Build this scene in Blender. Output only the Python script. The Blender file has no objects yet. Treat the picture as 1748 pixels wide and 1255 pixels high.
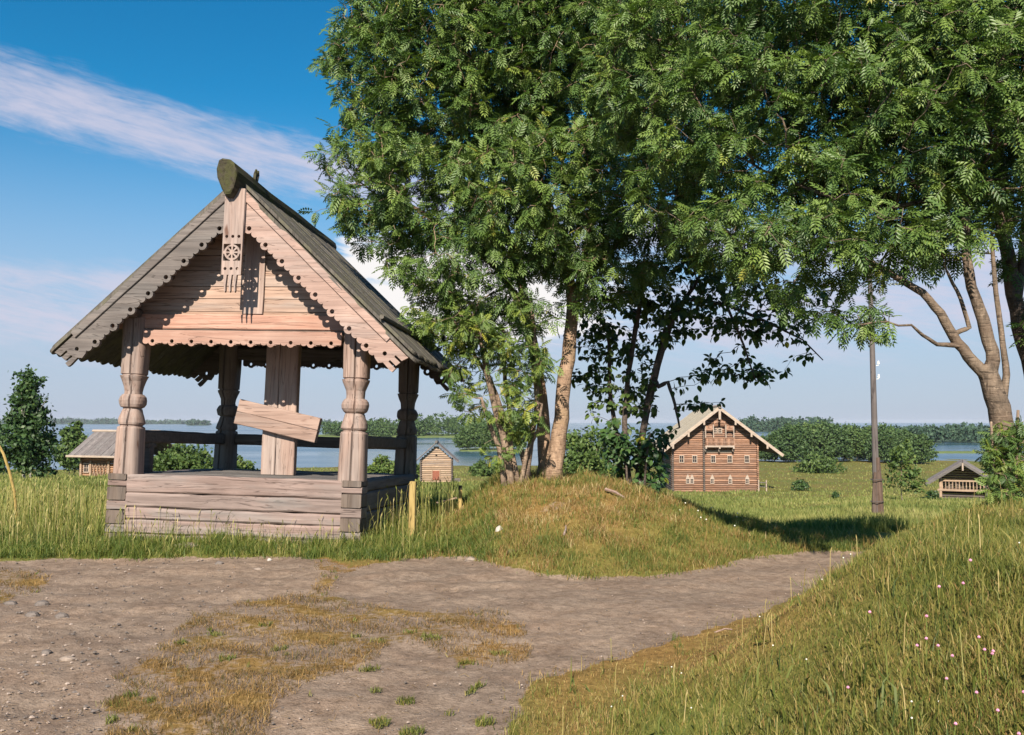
import bpy, bmesh, math, random
import numpy as np
from mathutils import Vector, Matrix, Euler

random.seed(7)
RNG = np.random.default_rng(11)
SC = bpy.context.scene
COL = SC.collection
R = math.radians
PI = math.pi

# ------------------------------------------------------------------ camera
F = 1547.0                      # focal length in photo pixels (1748 wide)
EYE = 1.55
PITCH = math.atan(92.5 / F)
CT, ST = math.cos(PITCH), math.sin(PITCH)

def P(px, py, Y):
    """point at distance Y in front of the camera seen at photo position px, py"""
    r, u = px - 874.0, 627.5 - py
    d = (r, F * CT - u * ST, F * ST + u * CT)
    k = Y / d[1]
    return Vector((d[0] * k, Y, EYE + d[2] * k))

def proj(x, y, z):
    zz = z - EYE
    fwd = y * CT + zz * ST
    up = -y * ST + zz * CT
    fwd = np.maximum(fwd, 0.05)
    return 874.0 + x * F / fwd, 627.5 - up * F / fwd

cam_d = bpy.data.cameras.new('camera')
cam_d.sensor_width = 36.0
cam_d.lens = F / 1748.0 * 36.0
cam_d.clip_end = 60000
cam_d.clip_start = 0.05
cam = bpy.data.objects.new('camera', cam_d)
COL.objects.link(cam)
cam.location = (0, 0, EYE)
cam.rotation_euler = (PI / 2 + PITCH, 0, 0)
SC.camera = cam

# ------------------------------------------------------------------ helpers
def tag(o, label=None, cat=None, group=None, kind=None):
    if label: o['label'] = label
    if cat: o['category'] = cat
    if group: o['group'] = group
    if kind: o['kind'] = kind
    return o

def empty(name, loc=(0, 0, 0), rz=0.0):
    o = bpy.data.objects.new(name, None)
    o.empty_display_size = 0.2
    COL.objects.link(o)
    o.location = loc
    o.rotation_euler = (0, 0, rz)
    return o

def kids(o):
    return [c for c in bpy.data.objects if c.parent == o]

def copy_tree(o, parent=None):
    c = o.copy()
    COL.objects.link(c)
    if parent is not None:
        c.parent = parent
    for ch in kids(o):
        if ch != c:
            copy_tree(ch, c)
    return c

def np_mesh(name, verts, faces, mat, parent=None, attrs=None, smooth=False):
    """faces: list of int arrays (M,k)"""
    me = bpy.data.meshes.new(name)
    verts = np.asarray(verts, np.float32)
    me.vertices.add(len(verts))
    me.vertices.foreach_set('co', verts.ravel())
    faces = [np.asarray(f, np.int32) for f in faces if len(f)]
    nl = sum(f.size for f in faces)
    npoly = sum(len(f) for f in faces)
    me.loops.add(nl)
    me.polygons.add(npoly)
    me.loops.foreach_set('vertex_index', np.concatenate([f.ravel() for f in faces]))
    tot = np.concatenate([np.full(len(f), f.shape[1], np.int32) for f in faces])
    st = np.concatenate([[0], np.cumsum(tot)[:-1]]).astype(np.int32)
    me.polygons.foreach_set('loop_start', st)
    me.polygons.foreach_set('loop_total', tot)
    if smooth:
        me.polygons.foreach_set('use_smooth', np.ones(npoly, bool))
    me.update(calc_edges=True)
    for k, v in (attrs or {}).items():
        a = me.attributes.new(k, 'FLOAT', 'POINT')
        a.data.foreach_set('value', np.asarray(v, np.float32))
    if isinstance(mat, (list, tuple)):
        for m in mat: me.materials.append(m)
    else:
        me.materials.append(mat)
    o = bpy.data.objects.new(name, me)
    COL.objects.link(o)
    if parent is not None: o.parent = parent
    return o

class MB:
    """collects shapes; build() links them as ONE mesh object"""
    def __init__(s):
        s.v, s.f, s.m = [], [], []
        s.mi = 0
    def add(s, vs, fs):
        b = len(s.v)
        s.v.extend([tuple(v) for v in vs])
        s.f.extend([tuple(i + b for i in f) for f in fs])
        s.m.extend([s.mi] * len(fs))
    def rings(s, rings, cap=True, closed=False):
        n = len(rings[0]); b = len(s.v)
        for r in rings: s.v.extend([tuple(p) for p in r])
        k = len(rings)
        c0 = len(s.f)
        for i in range(k - 1 + (1 if closed else 0)):
            i2 = (i + 1) % k
            for j in range(n):
                j2 = (j + 1) % n
                s.f.append((b + i * n + j, b + i * n + j2, b + i2 * n + j2, b + i2 * n + j))
        if cap and not closed:
            s.f.append(tuple(b + j for j in reversed(range(n))))
            s.f.append(tuple(b + (k - 1) * n + j for j in range(n)))
        s.m.extend([s.mi] * (len(s.f) - c0))
    def beam(s, p0, p1, w, h, ch=0.01, nseg=1, jit=0.0, up=(0, 0, 1), w1=None, h1=None):
        """chamfered bar from p0 to p1: w across, h along up"""
        p0, p1 = Vector(p0), Vector(p1)
        d = (p1 - p0).normalized()
        up = Vector(up)
        a = d.cross(up)
        if a.length < 1e-5: a = d.cross(Vector((1, 0, 0)))
        a.normalize(); u = a.cross(d).normalized()
        w1 = w if w1 is None else w1; h1 = h if h1 is None else h1
        rs = []
        for i in range(nseg + 1):
            t = i / nseg
            c = p0.lerp(p1, t)
            W, H = (w + (w1 - w) * t) / 2, (h + (h1 - h) * t) / 2
            c2 = c + a * random.uniform(-jit, jit) + u * random.uniform(-jit, jit)
            q = min(ch, W * .9, H * .9)
            ps = [(W - q, -H), (W, -H + q), (W, H - q), (W - q, H), (-W + q, H), (-W, H - q), (-W, -H + q), (-W + q, -H)]
            rs.append([c2 + a * (x + random.uniform(-jit, jit) * .6) + u * (y + random.uniform(-jit, jit) * .6) for x, y in ps])
        s.rings(rs)
    def box(s, x0, x1, y0, y1, z0, z1, ch=0.008, nseg=1, jit=0.0, axis='x'):
        cx, cy, cz = (x0 + x1) / 2, (y0 + y1) / 2, (z0 + z1) / 2
        if axis == 'x': s.beam((x0, cy, cz), (x1, cy, cz), y1 - y0, z1 - z0, ch, nseg, jit)
        elif axis == 'y': s.beam((cx, y0, cz), (cx, y1, cz), x1 - x0, z1 - z0, ch, nseg, jit)
        else: s.beam((cx, cy, z0), (cx, cy, z1), y1 - y0, x1 - x0, ch, nseg, jit, up=(1, 0, 0))
    def tube(s, pts, rad, n=8, jit=0.0):
        pts = [Vector(p) for p in pts]
        if not hasattr(rad, '__len__'): rad = [rad] * len(pts)
        rs = []; ref = None
        for i, p in enumerate(pts):
            d = (pts[min(i + 1, len(pts) - 1)] - pts[max(i - 1, 0)])
            if d.length < 1e-7: d = Vector((0, 0, 1))
            d.normalize()
            if ref is None:
                ref = Vector((0, 1, 0)) if abs(d.y) < .9 else Vector((1, 0, 0))
            a = ref - d * ref.dot(d)
            if a.length < 1e-4: a = d.orthogonal()
            a.normalize(); ref = a
            b = d.cross(a)
            rs.append([p + (a * math.cos(2 * PI * j / n) + b * math.sin(2 * PI * j / n)) * rad[i] * (1 + random.uniform(-jit, jit)) for j in range(n)])
        s.rings(rs)
    def prism(s, poly, mat4, t):
        """poly in local xz plane, thickness t along y (0..t), convex or simple polygon"""
        n = len(poly)
        vs = [mat4 @ Vector((x, 0, z)) for x, z in poly] + [mat4 @ Vector((x, t, z)) for x, z in poly]
        fs = [tuple(range(n)), tuple(reversed(range(n, 2 * n)))]
        fs += [(i, i + n, (i + 1) % n + n, (i + 1) % n) for i in range(n)]
        s.add(vs, fs)
    def build(s, name, mat, parent=None, smooth=False):
        me = bpy.data.meshes.new(name)
        me.from_pydata(s.v, [], s.f)
        for m in (mat if isinstance(mat, (list, tuple)) else [mat]): me.materials.append(m)
        if len(me.materials) > 1: me.polygons.foreach_set('material_index', s.m)
        bm = bmesh.new(); bm.from_mesh(me)
        bmesh.ops.recalc_face_normals(bm, faces=bm.faces)
        bm.to_mesh(me); bm.free()
        if smooth:
            me.polygons.foreach_set('use_smooth', [True] * len(me.polygons))
        me.update()
        o = bpy.data.objects.new(name, me)
        COL.objects.link(o)
        if parent is not None: o.parent = parent
        return o

def cut_board(name, outline, holes, t, mat4, mat, parent):
    """flat board with a cut outline and holes: outline in local x,y; thickness t; placed by mat4"""
    cu = bpy.data.curves.new(name, 'CURVE')
    cu.dimensions = '2D'; cu.fill_mode = 'BOTH'; cu.extrude = t / 2
    for lp in [outline] + holes:
        sp = cu.splines.new('POLY')
        sp.points.add(len(lp) - 1)
        for p, q in zip(sp.points, lp): p.co = (q[0], q[1], 0, 1)
        sp.use_cyclic_u = True
    tmp = bpy.data.objects.new('tmp_board', cu)
    COL.objects.link(tmp)
    dg = bpy.context.evaluated_depsgraph_get(); dg.update()
    me = bpy.data.meshes.new_from_object(tmp.evaluated_get(dg))
    bpy.data.objects.remove(tmp); bpy.data.curves.remove(cu)
    me.name = name
    me.transform(mat4)
    me.materials.clear(); me.materials.append(mat)
    o = bpy.data.objects.new(name, me)
    COL.objects.link(o)
    if parent is not None: o.parent = parent
    return o

def circ(cx, cy, r, n=10, a0=0, a1=2 * PI, end=False):
    k = n if not end else n - 1
    return [(cx + r * math.cos(a0 + (a1 - a0) * i / k), cy + r * math.sin(a0 + (a1 - a0) * i / k)) for i in range(n)]

# ------------------------------------------------------------------ node materials
class NT:
    def __init__(s, nt): s.nt = nt; s.n = nt.nodes; s.l = nt.links
    def new(s, t, **kw):
        nd = s.n.new(t)
        for k, v in kw.items(): setattr(nd, k, v)
        return nd
    def set(s, sock, v):
        if hasattr(v, 'is_output') or isinstance(v, bpy.types.NodeSocket): s.l.new(v, sock)
        elif v is not None: sock.default_value = v
    def math(s, op, a, b=None, c=None, clamp=False):
        nd = s.new('ShaderNodeMath', operation=op, use_clamp=clamp)
        s.set(nd.inputs[0], a); s.set(nd.inputs[1], b)
        if c is not None: s.set(nd.inputs[2], c)
        return nd.outputs[0]
    def vec(s, op, a, b=None):
        nd = s.new('ShaderNodeVectorMath', operation=op)
        s.set(nd.inputs[0], a)
        if b is not None: s.set(nd.inputs[1], b)
        return nd.outputs[0]
    def noise(s, vec, scale, detail=4, rough=.55, dist=0.0):
        nd = s.new('ShaderNodeTexNoise')
        s.set(nd.inputs['Vector'], vec)
        nd.inputs['Scale'].default_value = scale; nd.inputs['Detail'].default_value = detail
        nd.inputs['Roughness'].default_value = rough; nd.inputs['Distortion'].default_value = dist
        return nd.outputs['Fac']
    def ramp(s, fac, stops, interp='LINEAR'):
        nd = s.new('ShaderNodeValToRGB')
        cr = nd.color_ramp; cr.interpolation = interp
        while len(cr.elements) < len(stops): cr.elements.new(.5)
        for e, (p, c) in zip(cr.elements, stops):
            e.position = p
            e.color = (c[0], c[1], c[2], 1) if hasattr(c, '__len__') else (c, c, c, 1)
        s.set(nd.inputs[0], fac)
        return nd.outputs[0]
    def mix(s, fac, a, b, mode='MIX'):
        nd = s.new('ShaderNodeMix', data_type='RGBA', blend_type=mode)
        s.set(nd.inputs[0], fac)
        for sock, v in ((nd.inputs[6], a), (nd.inputs[7], b)):
            if isinstance(v, (tuple, list)): v = (v[0], v[1], v[2], 1)
            s.set(sock, v)
        return nd.outputs[2]
    def smooth(s, v, a, b):
        nd = s.new('ShaderNodeMapRange', interpolation_type='SMOOTHSTEP')
        s.set(nd.inputs[0], v)
        nd.inputs[1].default_value = a; nd.inputs[2].default_value = b
        nd.inputs[3].default_value = 0; nd.inputs[4].default_value = 1
        return nd.outputs[0]
    def attr(s, name):
        return s.new('ShaderNodeAttribute', attribute_name=name).outputs['Fac']
    def coord(s, which='Object'):
        return s.new('ShaderNodeTexCoord').outputs[which]
    def scale(s, v, sx, sy, sz):
        return s.vec('MULTIPLY', v, (sx, sy, sz))

def material(name):
    m = bpy.data.materials.new(name); m.use_nodes = True
    t = NT(m.node_tree)
    return m, t, t.n['Principled BSDF']

def bump(t, b, h, strength=.4, dist=.01):
    nd = t.new('ShaderNodeBump'); nd.inputs['Strength'].default_value = strength
    nd.inputs['Distance'].default_value = dist
    t.l.new(h, nd.inputs['Height']); t.l.new(nd.outputs[0], b.inputs['Normal'])

def wood(name, dark, mid, light, axis='x', sc=1.0, crack=.55, moss=None, rough=.85, isl=.35, grey=.6):
    m, t, b = material(name)
    co = t.coord('Object')
    g = t.new('ShaderNodeNewGeometry').outputs['Random Per Island']
    off = t.vec('ADD', co, t.vec('MULTIPLY', t.new('ShaderNodeCombineXYZ').outputs[0], (0, 0, 0)))
    cb = t.new('ShaderNodeCombineXYZ')
    t.l.new(t.math('MULTIPLY', g, 17.0), cb.inputs[0]); t.l.new(t.math('MULTIPLY', g, 31.0), cb.inputs[1]); t.l.new(t.math('MULTIPLY', g, 23.0), cb.inputs[2])
    off = t.vec('ADD', co, cb.outputs[0])
    st = {'x': (1.2, 22, 22), 'y': (22, 1.2, 22), 'z': (22, 22, 1.2)}[axis]
    v = t.scale(off, *[q * sc for q in st])
    gr = t.noise(v, 1.0, 6, .6, .4)
    st2 = {'x': (.5, 9, 9), 'y': (9, .5, 9), 'z': (9, 9, .5)}[axis]
    crk = t.noise(t.scale(off, *[q * sc for q in st2]), 1.3, 3, .5, .8)
    blot = t.noise(off, 1.9, 5, .6)
    knot = t.noise(t.scale(off, *{'x': (2.2, 6, 6), 'y': (6, 2.2, 6), 'z': (6, 6, 2.2)}[axis]), 1.0, 2, .5)
    c = t.ramp(gr, [(.28, dark), (.5, mid), (.72, light)])
    c = t.mix(t.smooth(blot, .35, .7), c, t.mix(.5, c, dark), 'MIX')
    g2 = t.math('FRACT', t.math('MULTIPLY', g, 7.31))
    wv = t.noise(t.scale(off, *{'x': (.35, 3, 3), 'y': (3, .35, 3), 'z': (3, 3, .35)}[axis]), 1.0, 4, .6, .6)
    gl = (mid[0] * .3 + mid[1] * .5 + mid[2] * .2)
    gy = t.mix(1.0, t.ramp(gr, [(.25, (gl * .62, gl * .60, gl * .60)), (.7, (gl * 1.22, gl * 1.16, gl * 1.12))]), (1, 1, 1), 'MULTIPLY')
    gf = t.math('ADD', t.math('MULTIPLY', g2, .45), t.math('MULTIPLY', t.smooth(wv, .45, .62), .55))
    c = t.mix(t.math('MULTIPLY', gf, grey), c, gy)
    tone = t.math('ADD', t.math('MULTIPLY', g, isl), 1 - isl * .55)
    c = t.mix(1.0, c, tone, 'MULTIPLY')
    c = t.mix(t.smooth(knot, .70, .78), c, (dark[0] * .55, dark[1] * .45, dark[2] * .4))
    cm = t.smooth(t.math('ABSOLUTE', t.math('SUBTRACT', crk, .5)), .012, 0.0)
    c = t.mix(t.math('MULTIPLY', cm, crack), c, (dark[0] * .22, dark[1] * .2, dark[2] * .2))
    if moss:
        mo = t.noise(co, 6.0, 6, .65)
        c = t.mix(t.smooth(mo, .45, .62), c, moss)
    t.l.new(c, b.inputs['Base Color'])
    b.inputs['Roughness'].default_value = rough
    b.inputs['Specular IOR Level'].default_value = .2
    h = t.math('SUBTRACT', t.math('MULTIPLY', gr, .5), t.math('MULTIPLY', cm, .9))
    bump(t, b, h, .55, .012)
    return m

def leafmat(name, stops, trans=.3, rough=.5, tint=None, var=False):
    """stops: colour ramp over the per-leaf random attribute"""
    m, t, b = material(name)
    c = t.ramp(t.attr('rnd'), stops)
    orn = t.new('ShaderNodeObjectInfo').outputs['Random']
    if var: c = t.mix(1.0, c, t.ramp(orn, [(0, (.80, .84, .84)), (.5, (1, 1, 1)), (1, (1.22, 1.14, .95))]), 'MULTIPLY')
    t.l.new(c, b.inputs['Base Color'])
    b.inputs['Roughness'].default_value = rough
    b.inputs['Specular IOR Level'].default_value = .35
    tr = t.new('ShaderNodeBsdfTranslucent')
    t.l.new(t.mix(1.0, c, tint or (1.1, 1.25, .5), 'MULTIPLY'), tr.inputs[0])
    ms = t.new('ShaderNodeMixShader'); ms.inputs[0].default_value = trans
    t.l.new(b.outputs[0], ms.inputs[1]); t.l.new(tr.outputs[0], ms.inputs[2])
    t.l.new(ms.outputs[0], t.n['Material Output'].inputs[0])
    return m

def bark(name, dark, light, sc=1.0, patch=None):
    m, t, b = material(name)
    co = t.coord('Object')
    n1 = t.noise(t.scale(co, 14 * sc, 14 * sc, 5 * sc), 1.0, 6, .65, .5)
    n2 = t.noise(co, 3.0 * sc, 4, .6)
    c = t.ramp(n1, [(.3, dark), (.62, light)])
    if patch: c = t.mix(t.smooth(n2, .48, .62), c, patch)
    n3 = t.noise(t.scale(co, 6 * sc, 6 * sc, 40 * sc), 1.0, 3, .6)
    c = t.mix(t.math('MULTIPLY', t.smooth(n3, .57, .66), .75), c, tuple(q * .40 for q in dark))
    n4 = t.noise(t.scale(co, 5 * sc, 5 * sc, 1.6 * sc), 1.0, 5, .7, 1.2)
    c = t.mix(t.math('MULTIPLY', t.smooth(n4, .50, .66), .7), c, tuple(q * .62 for q in dark))
    n5 = t.noise(co, 26 * sc, 4, .7)
    c = t.mix(t.smooth(n5, .58, .70), c, tuple(min(1, q * 1.25) for q in light))
    t.l.new(c, b.inputs['Base Color']); b.inputs['Roughness'].default_value = .8
    b.inputs['Specular IOR Level'].default_value = .2
    bump(t, b, t.math('ADD', n1, t.math('MULTIPLY', n3, -.5)), .9, .03)
    return m

def plain(name, col, rough=.7, var=.25, sc=8.0):
    m, t, b = material(name)
    n = t.noise(t.coord('Object'), sc, 5, .6)
    c = t.ramp(n, [(.3, tuple(q * (1 - var) for q in col)), (.7, tuple(min(1, q * (1 + var)) for q in col))])
    t.l.new(c, b.inputs['Base Color']); b.inputs['Roughness'].default_value = rough
    b.inputs['Specular IOR Level'].default_value = .25
    return m

W_X = wood('weathered_wood_x', (0.177, 0.112, 0.092), (0.277, 0.183, 0.151), (0.354, 0.242, 0.203), 'x')
W_Y = wood('weathered_wood_y', (0.177, 0.112, 0.092), (0.277, 0.183, 0.151), (0.354, 0.242, 0.203), 'y')
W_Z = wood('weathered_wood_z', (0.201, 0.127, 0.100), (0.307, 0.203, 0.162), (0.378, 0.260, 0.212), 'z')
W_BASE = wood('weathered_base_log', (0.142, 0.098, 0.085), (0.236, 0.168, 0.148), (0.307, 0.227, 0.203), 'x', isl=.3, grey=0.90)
W_BASEY = wood('weathered_shaded_side_log', (0.094, 0.083, 0.089), (0.142, 0.121, 0.124), (0.195, 0.166, 0.166), 'y', isl=.3)  # side wall shade put into the colour: darker, bluer than the front logs
W_END = wood('log_end_grain', (0.083, 0.062, 0.050), (0.130, 0.098, 0.080), (0.177, 0.136, 0.112), 'z', sc=.8, isl=.3)
W_WARM = wood('warm_gable_wood', (.235, .145, .105), (.35, .225, .165), (.42, .285, .22), 'x', grey=0.55)
W_LACE = wood('warm_lace_wood', (0.271, 0.142, 0.103), (0.378, 0.218, 0.166), (0.425, 0.271, 0.212), 'x', crack=.3, grey=0.35)
W_GREY = wood('grey_weathered_wood', (0.077, 0.071, 0.068), (0.127, 0.115, 0.109), (0.189, 0.166, 0.157), 'x', isl=.2)
W_PINK = wood('pale_barge_wood', (0.236, 0.153, 0.127), (0.343, 0.230, 0.192), (0.402, 0.280, 0.236), 'x', crack=.25, isl=.1, grey=0.45)
W_ROOF = wood('grey_roof_plank', (.062, .055, .048), (.115, .102, .088), (.18, .16, .14), 'z', moss=(.105, .098, .07), isl=.5)
W_RIDGE = wood('mossy_ridge_log', (.03, .026, .018), (.06, .052, .034), (.10, .085, .06), 'y', moss=(.06, .06, .025))
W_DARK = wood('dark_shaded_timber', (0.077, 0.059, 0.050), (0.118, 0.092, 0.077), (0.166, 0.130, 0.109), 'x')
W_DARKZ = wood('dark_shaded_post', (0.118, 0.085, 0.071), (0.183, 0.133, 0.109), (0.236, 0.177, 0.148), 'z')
W_CROSS = wood('cross_board_wood', (0.236, 0.159, 0.133), (0.330, 0.236, 0.198), (0.389, 0.295, 0.248), 'z', crack=.35)
W_CROSSX = wood('cross_bar_wood', (0.225, 0.148, 0.121), (0.319, 0.221, 0.183), (0.378, 0.277, 0.236), 'x', crack=.4)
# ------------------------------------------------------------------ light, sky
SUN_HEAD, SUN_EL = R(9.0), R(35.0)
trav = Vector((math.sin(SUN_HEAD) * math.cos(SUN_EL), math.cos(SUN_HEAD) * math.cos(SUN_EL), -math.sin(SUN_EL)))
sd = bpy.data.lights.new('sun', 'SUN')
sd.energy = 5.0; sd.angle = R(.5); sd.color = (1.0, .89, .74)
so = bpy.data.objects.new('sun', sd); COL.objects.link(so)
so.rotation_euler = trav.to_track_quat('-Z', 'Y').to_euler()
so.location = (-10, -40, 40)

wd = bpy.data.worlds.new('World'); SC.world = wd; wd.use_nodes = True
t = NT(wd.node_tree)
bg = t.n['Background']
sky = t.new('ShaderNodeTexSky', sky_type='NISHITA')
sky.sun_disc = False; sky.sun_elevation = SUN_EL; sky.sun_rotation = PI + SUN_HEAD
sky.air_density = 1.0; sky.dust_density = .4; sky.ozone_density = 1.6
sky.altitude = 50
dirv = t.coord('Generated')
sx = t.new('ShaderNodeSeparateXYZ'); t.l.new(dirv, sx.inputs[0])
az = t.math('MULTIPLY', t.math('ARCTAN2', sx.outputs[0], sx.outputs[1]), 180 / PI)
el = t.math('MULTIPLY', t.math('ARCSINE', sx.outputs[2]), 180 / PI)
hs = t.new('ShaderNodeHueSaturation')
hs.inputs['Saturation'].default_value = 1.42; hs.inputs['Value'].default_value = 1.0; hs.inputs['Hue'].default_value = .492
t.l.new(sky.outputs[0], hs.inputs['Color'])
skyc = t.mix(1.0, hs.outputs[0], (.48, 1.20, 1.30), 'MULTIPLY')
# pale lilac air near the horizon
lil = t.smooth(el, 20.0, 1.0)
skyc = t.mix(t.math('MULTIPLY', lil, .85), skyc, (5.3, 5.3, 7.2))
# clouds
cv = t.new('ShaderNodeCombineXYZ'); t.l.new(az, cv.inputs[0]); t.l.new(el, cv.inputs[1])
cvr = t.new('ShaderNodeVectorRotate', rotation_type='Z_AXIS'); t.l.new(cv.outputs[0], cvr.inputs['Vector']); cvr.inputs['Angle'].default_value = R(10)
wisp = t.noise(t.scale(cvr.outputs[0], .10, .42, 1), 1.0, 9, .62, .6)
fine = t.noise(t.scale(cvr.outputs[0], .35, 1.3, 1), 1.0, 8, .6, .3)
fib = t.noise(t.scale(cvr.outputs[0], .22, 2.6, 1), 1.0, 8, .68, 1.2)
wv = t.math('ADD', t.math('MULTIPLY', wisp, .50), t.math('ADD', t.math('MULTIPLY', fine, .28), t.math('MULTIPLY', fib, .22)))
cen = t.math('SUBTRACT', 13.25, t.math('MULTIPLY', az, .165))          # band centre elevation at this azimuth
dist = t.math('SUBTRACT', el, cen)
dup = t.math('DIVIDE', dist, 2.6); ddn = t.math('DIVIDE', dist, -2.9)
dd = t.math('MAXIMUM', dup, ddn)
band = t.smooth(dd, 1.35, .0)
m1 = t.smooth(t.math('ADD', t.math('MULTIPLY', band, .42), wv), .64, 1.0)
m1 = t.math('MULTIPLY', m1, t.smooth(band, 0.0, .25))
m1 = t.math('MULTIPLY', m1, .82)
# low streaks left
lowb = t.math('MULTIPLY', t.smooth(el, 10.5, 7.6), t.smooth(el, 1.0, 6.0))
m2 = t.math('MULTIPLY', t.smooth(t.math('ADD', wv, t.math('MULTIPLY', lowb, .22)), .56, .82), lowb)
m2 = t.math('MULTIPLY', m2, .8)
# bright bank behind the trees
bb = t.math('MULTIPLY', t.math('MULTIPLY', t.smooth(el, 13.5, 10), t.smooth(el, 3.6, 6.2)), t.math('MULTIPLY', t.smooth(az, -13.5, -9.5), t.smooth(az, 16.0, 0.0)))
m3 = t.math('MULTIPLY', t.smooth(t.math('ADD', t.math('MULTIPLY', fine, .8), t.math('MULTIPLY', bb, .5)), .62, .86), t.smooth(bb, 0, .3))
mx = t.math('MAXIMUM', m1, m2)
skyc = t.mix(mx, skyc, (7.0, 6.7, 8.0))
skyc = t.mix(m3, skyc, (10.0, 9.7, 9.6))
t.l.new(skyc, bg.inputs[0]); bg.inputs[1].default_value = .05
SC.view_settings.view_transform = 'Standard'; SC.view_settings.look = 'None'
SC.view_settings.exposure = .96; SC.view_settings.gamma = 1.0

# ------------------------------------------------------------------ terrain
def sm(v):
    v = np.clip(v, 0, 1); return v * v * (3 - 2 * v)

_ph = RNG.uniform(0, 6.28, (40, 2)); _dr = RNG.uniform(0, 6.28, 40)
def wob(x, y, wl, k0=0, n=6):
    """smooth pseudo noise, about -1..1, wavelength wl"""
    s = 0
    for i in range(k0, k0 + n):
        a = _dr[i]; f = 6.283 / wl * (.7 + .12 * (i - k0))
        s = s + np.sin((x * math.cos(a) + y * math.sin(a)) * f + _ph[i, 0])
    return s / n * 1.6

WATER = -9.0
def H(x, y):
    x = np.asarray(x, float); y = np.asarray(y, float)
    L = np.interp(y, [13, 30, 50, 88, 140, 205, 300, 9000], [0, -.75, -1.7, -3.9, -6.6, -9.2, -12, -14])
    C = np.interp(y, [14, 40, 80, 116, 180, 222, 300, 9000], [0, -1.6, -4.1, -6.1, -8.1, -9.15, -12, -14])
    Rr = np.interp(y, [11, 13, 25, 50, 82, 116, 180, 262, 330, 9000], [0, -.22, -1.2, -3.05, -5.5, -7.3, -8.3, -9.15, -12, -14])
    u = x / np.maximum(y, 6)
    k1 = sm((u + .40) / .30); k2 = sm((u + .06) / .28)
    h = L + (C - L) * k1
    h = h + (Rr - h) * k2
    h = h + wob(x, y, 1.7, 0) * .018 + wob(x, y, .55, 8) * .008 * (y < 40)
    far = sm((y - 18) / 30)
    h = h + wob(x, y, 17, 16) * .16 * far
    h = h + .10 * sm((y - 10.35) / .7) * sm((-.75 - x) / .9) * sm((30 - y) / 12)   # low verge the pavilion stands on
    # mound under the trees
    rz = np.interp(x, [-1.5, -.96, -.62, -.2, .64, 1.48, 2.15, 2.74, 3.58, 4.4, 5.2], [0, .10, .38, .72, .80, .77, .66, .46, .24, .06, 0])
    foot = np.interp(x, [-1.2, -.6, 0, .7, 1.6, 2.4, 3.2, 4.2], [10.7, 10.4, 9.5, 9.05, 9.2, 9.7, 10.2, 10.6])
    m = rz * sm((y - foot) / (13.0 - foot)) ** .85 * sm((19.5 - y) / 5.5)
    m = m * (1 + wob(x, y, 1.3, 24) * .09 + wob(x, y, .5, 10) * .03)
    # bank at the right
    xb = np.interp(y, [-4, 0, 3, 4.5, 6.75, 8.4, 10, 11.5], [1.4, .9, .3, .05, 1.42, 2.8, 3.85, 4.7])
    bk = .92 * sm((x - xb) / 2.1) * sm((12.4 - y) / 3.6)
    bk = bk * (1 + wob(x, y, 2.1, 30) * .05) + wob(x, y, .8, 24) * .02 * sm((x - xb) / 1.5) * (y < 12)
    # the path is worn a little into the soil
    return h + m + bk

def Hs(x, y): return float(H(np.array([x]), np.array([y]))[0])
def ground_at(px, Y):
    """ground point at distance Y under photo column px"""
    x = (px - 874.0) / 1552.0 * Y
    return Vector((x, Y, Hs(x, Y)))

def inside(px, py, poly):
    c = np.zeros(px.shape, bool)
    n = len(poly)
    for i in range(n):
        x0, y0 = poly[i]; x1, y1 = poly[(i + 1) % n]
        if y0 == y1: continue
        cr = ((y0 > py) != (y1 > py)) & (px < (x1 - x0) * (py - y0) / (y1 - y0) + x0)
        c ^= cr
    return c

SOIL = [(-700, 964), (0, 957), (100, 953), (300, 951), (480, 949), (560, 953), (600, 965), (650, 960), (715, 950), (800, 948), (840, 958), (900, 974), (1000, 984), (1100, 983), (1190, 972), (1250, 957), (1300, 949), (1370, 940), (1440, 938), (1500, 941), (1450, 966), (1380, 1007), (1290, 1047), (1200, 1077), (1080, 1112), (980, 1140), (915, 1166), (890, 1200), (866, 1262), (820, 1700), (-1200, 1700)]
DRY1 = [(556, 1010), (600, 1024), (680, 1038), (800, 1042), (868, 1045), (900, 1072), (908, 1100), (890, 1128), (830, 1138), (780, 1130), (740, 1106), (680, 1096), (652, 1104), (640, 1130), (600, 1145), (545, 1155), (480, 1195), (445, 1260), (400, 1500), (100, 1500), (172, 1260), (185, 1178), (240, 1122), (285, 1085), (330, 1050), (400, 1032), (480, 1018)]
DRY2 = [(-200, 962), (60, 970), (88, 990), (75, 1008), (0, 1027), (-200, 1036)]
DRY3 = [(535, 945), (600, 950), (640, 962), (575, 985), (560, 1012), (520, 1016), (545, 985)]
SPARSE = [(445, 1150), (640, 1138), (760, 1135), (870, 1150), (880, 1200), (850, 1500), (380, 1500)]

def cover(x, y, z=None):
    """soil amount (0 grass .. 1 bare) and dryness 0..1 of the near ground"""
    if z is None: z = H(x, y)
    px, py = proj(x, y, z)
    sc = 1547.0 / np.maximum(y, 1)
    jx = (wob(x, y, .45, 2) * .05 + wob(x, y, .16, 12) * .03) * sc
    jy = (wob(x, y, .5, 20) * .025 + wob(x, y, .15, 30) * .012) * sc * .5
    qx, qy = px + jx, py + jy
    soil = inside(qx, qy, SOIL) & (y < 13) & (y > .5)
    d = inside(qx, qy, DRY1) | inside(qx, qy, DRY2) | inside(qx, qy, DRY3)
    sp = inside(qx, qy, SPARSE)
    s = np.where(soil, 1.0, 0.0)
    s = np.where(soil & d, .56 + .26 * wob(x, y, .6, 15) , s)
    s = np.where(soil & sp & ~d, .9, s)
    return s, d & soil, sp & soil, px, py

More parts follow.
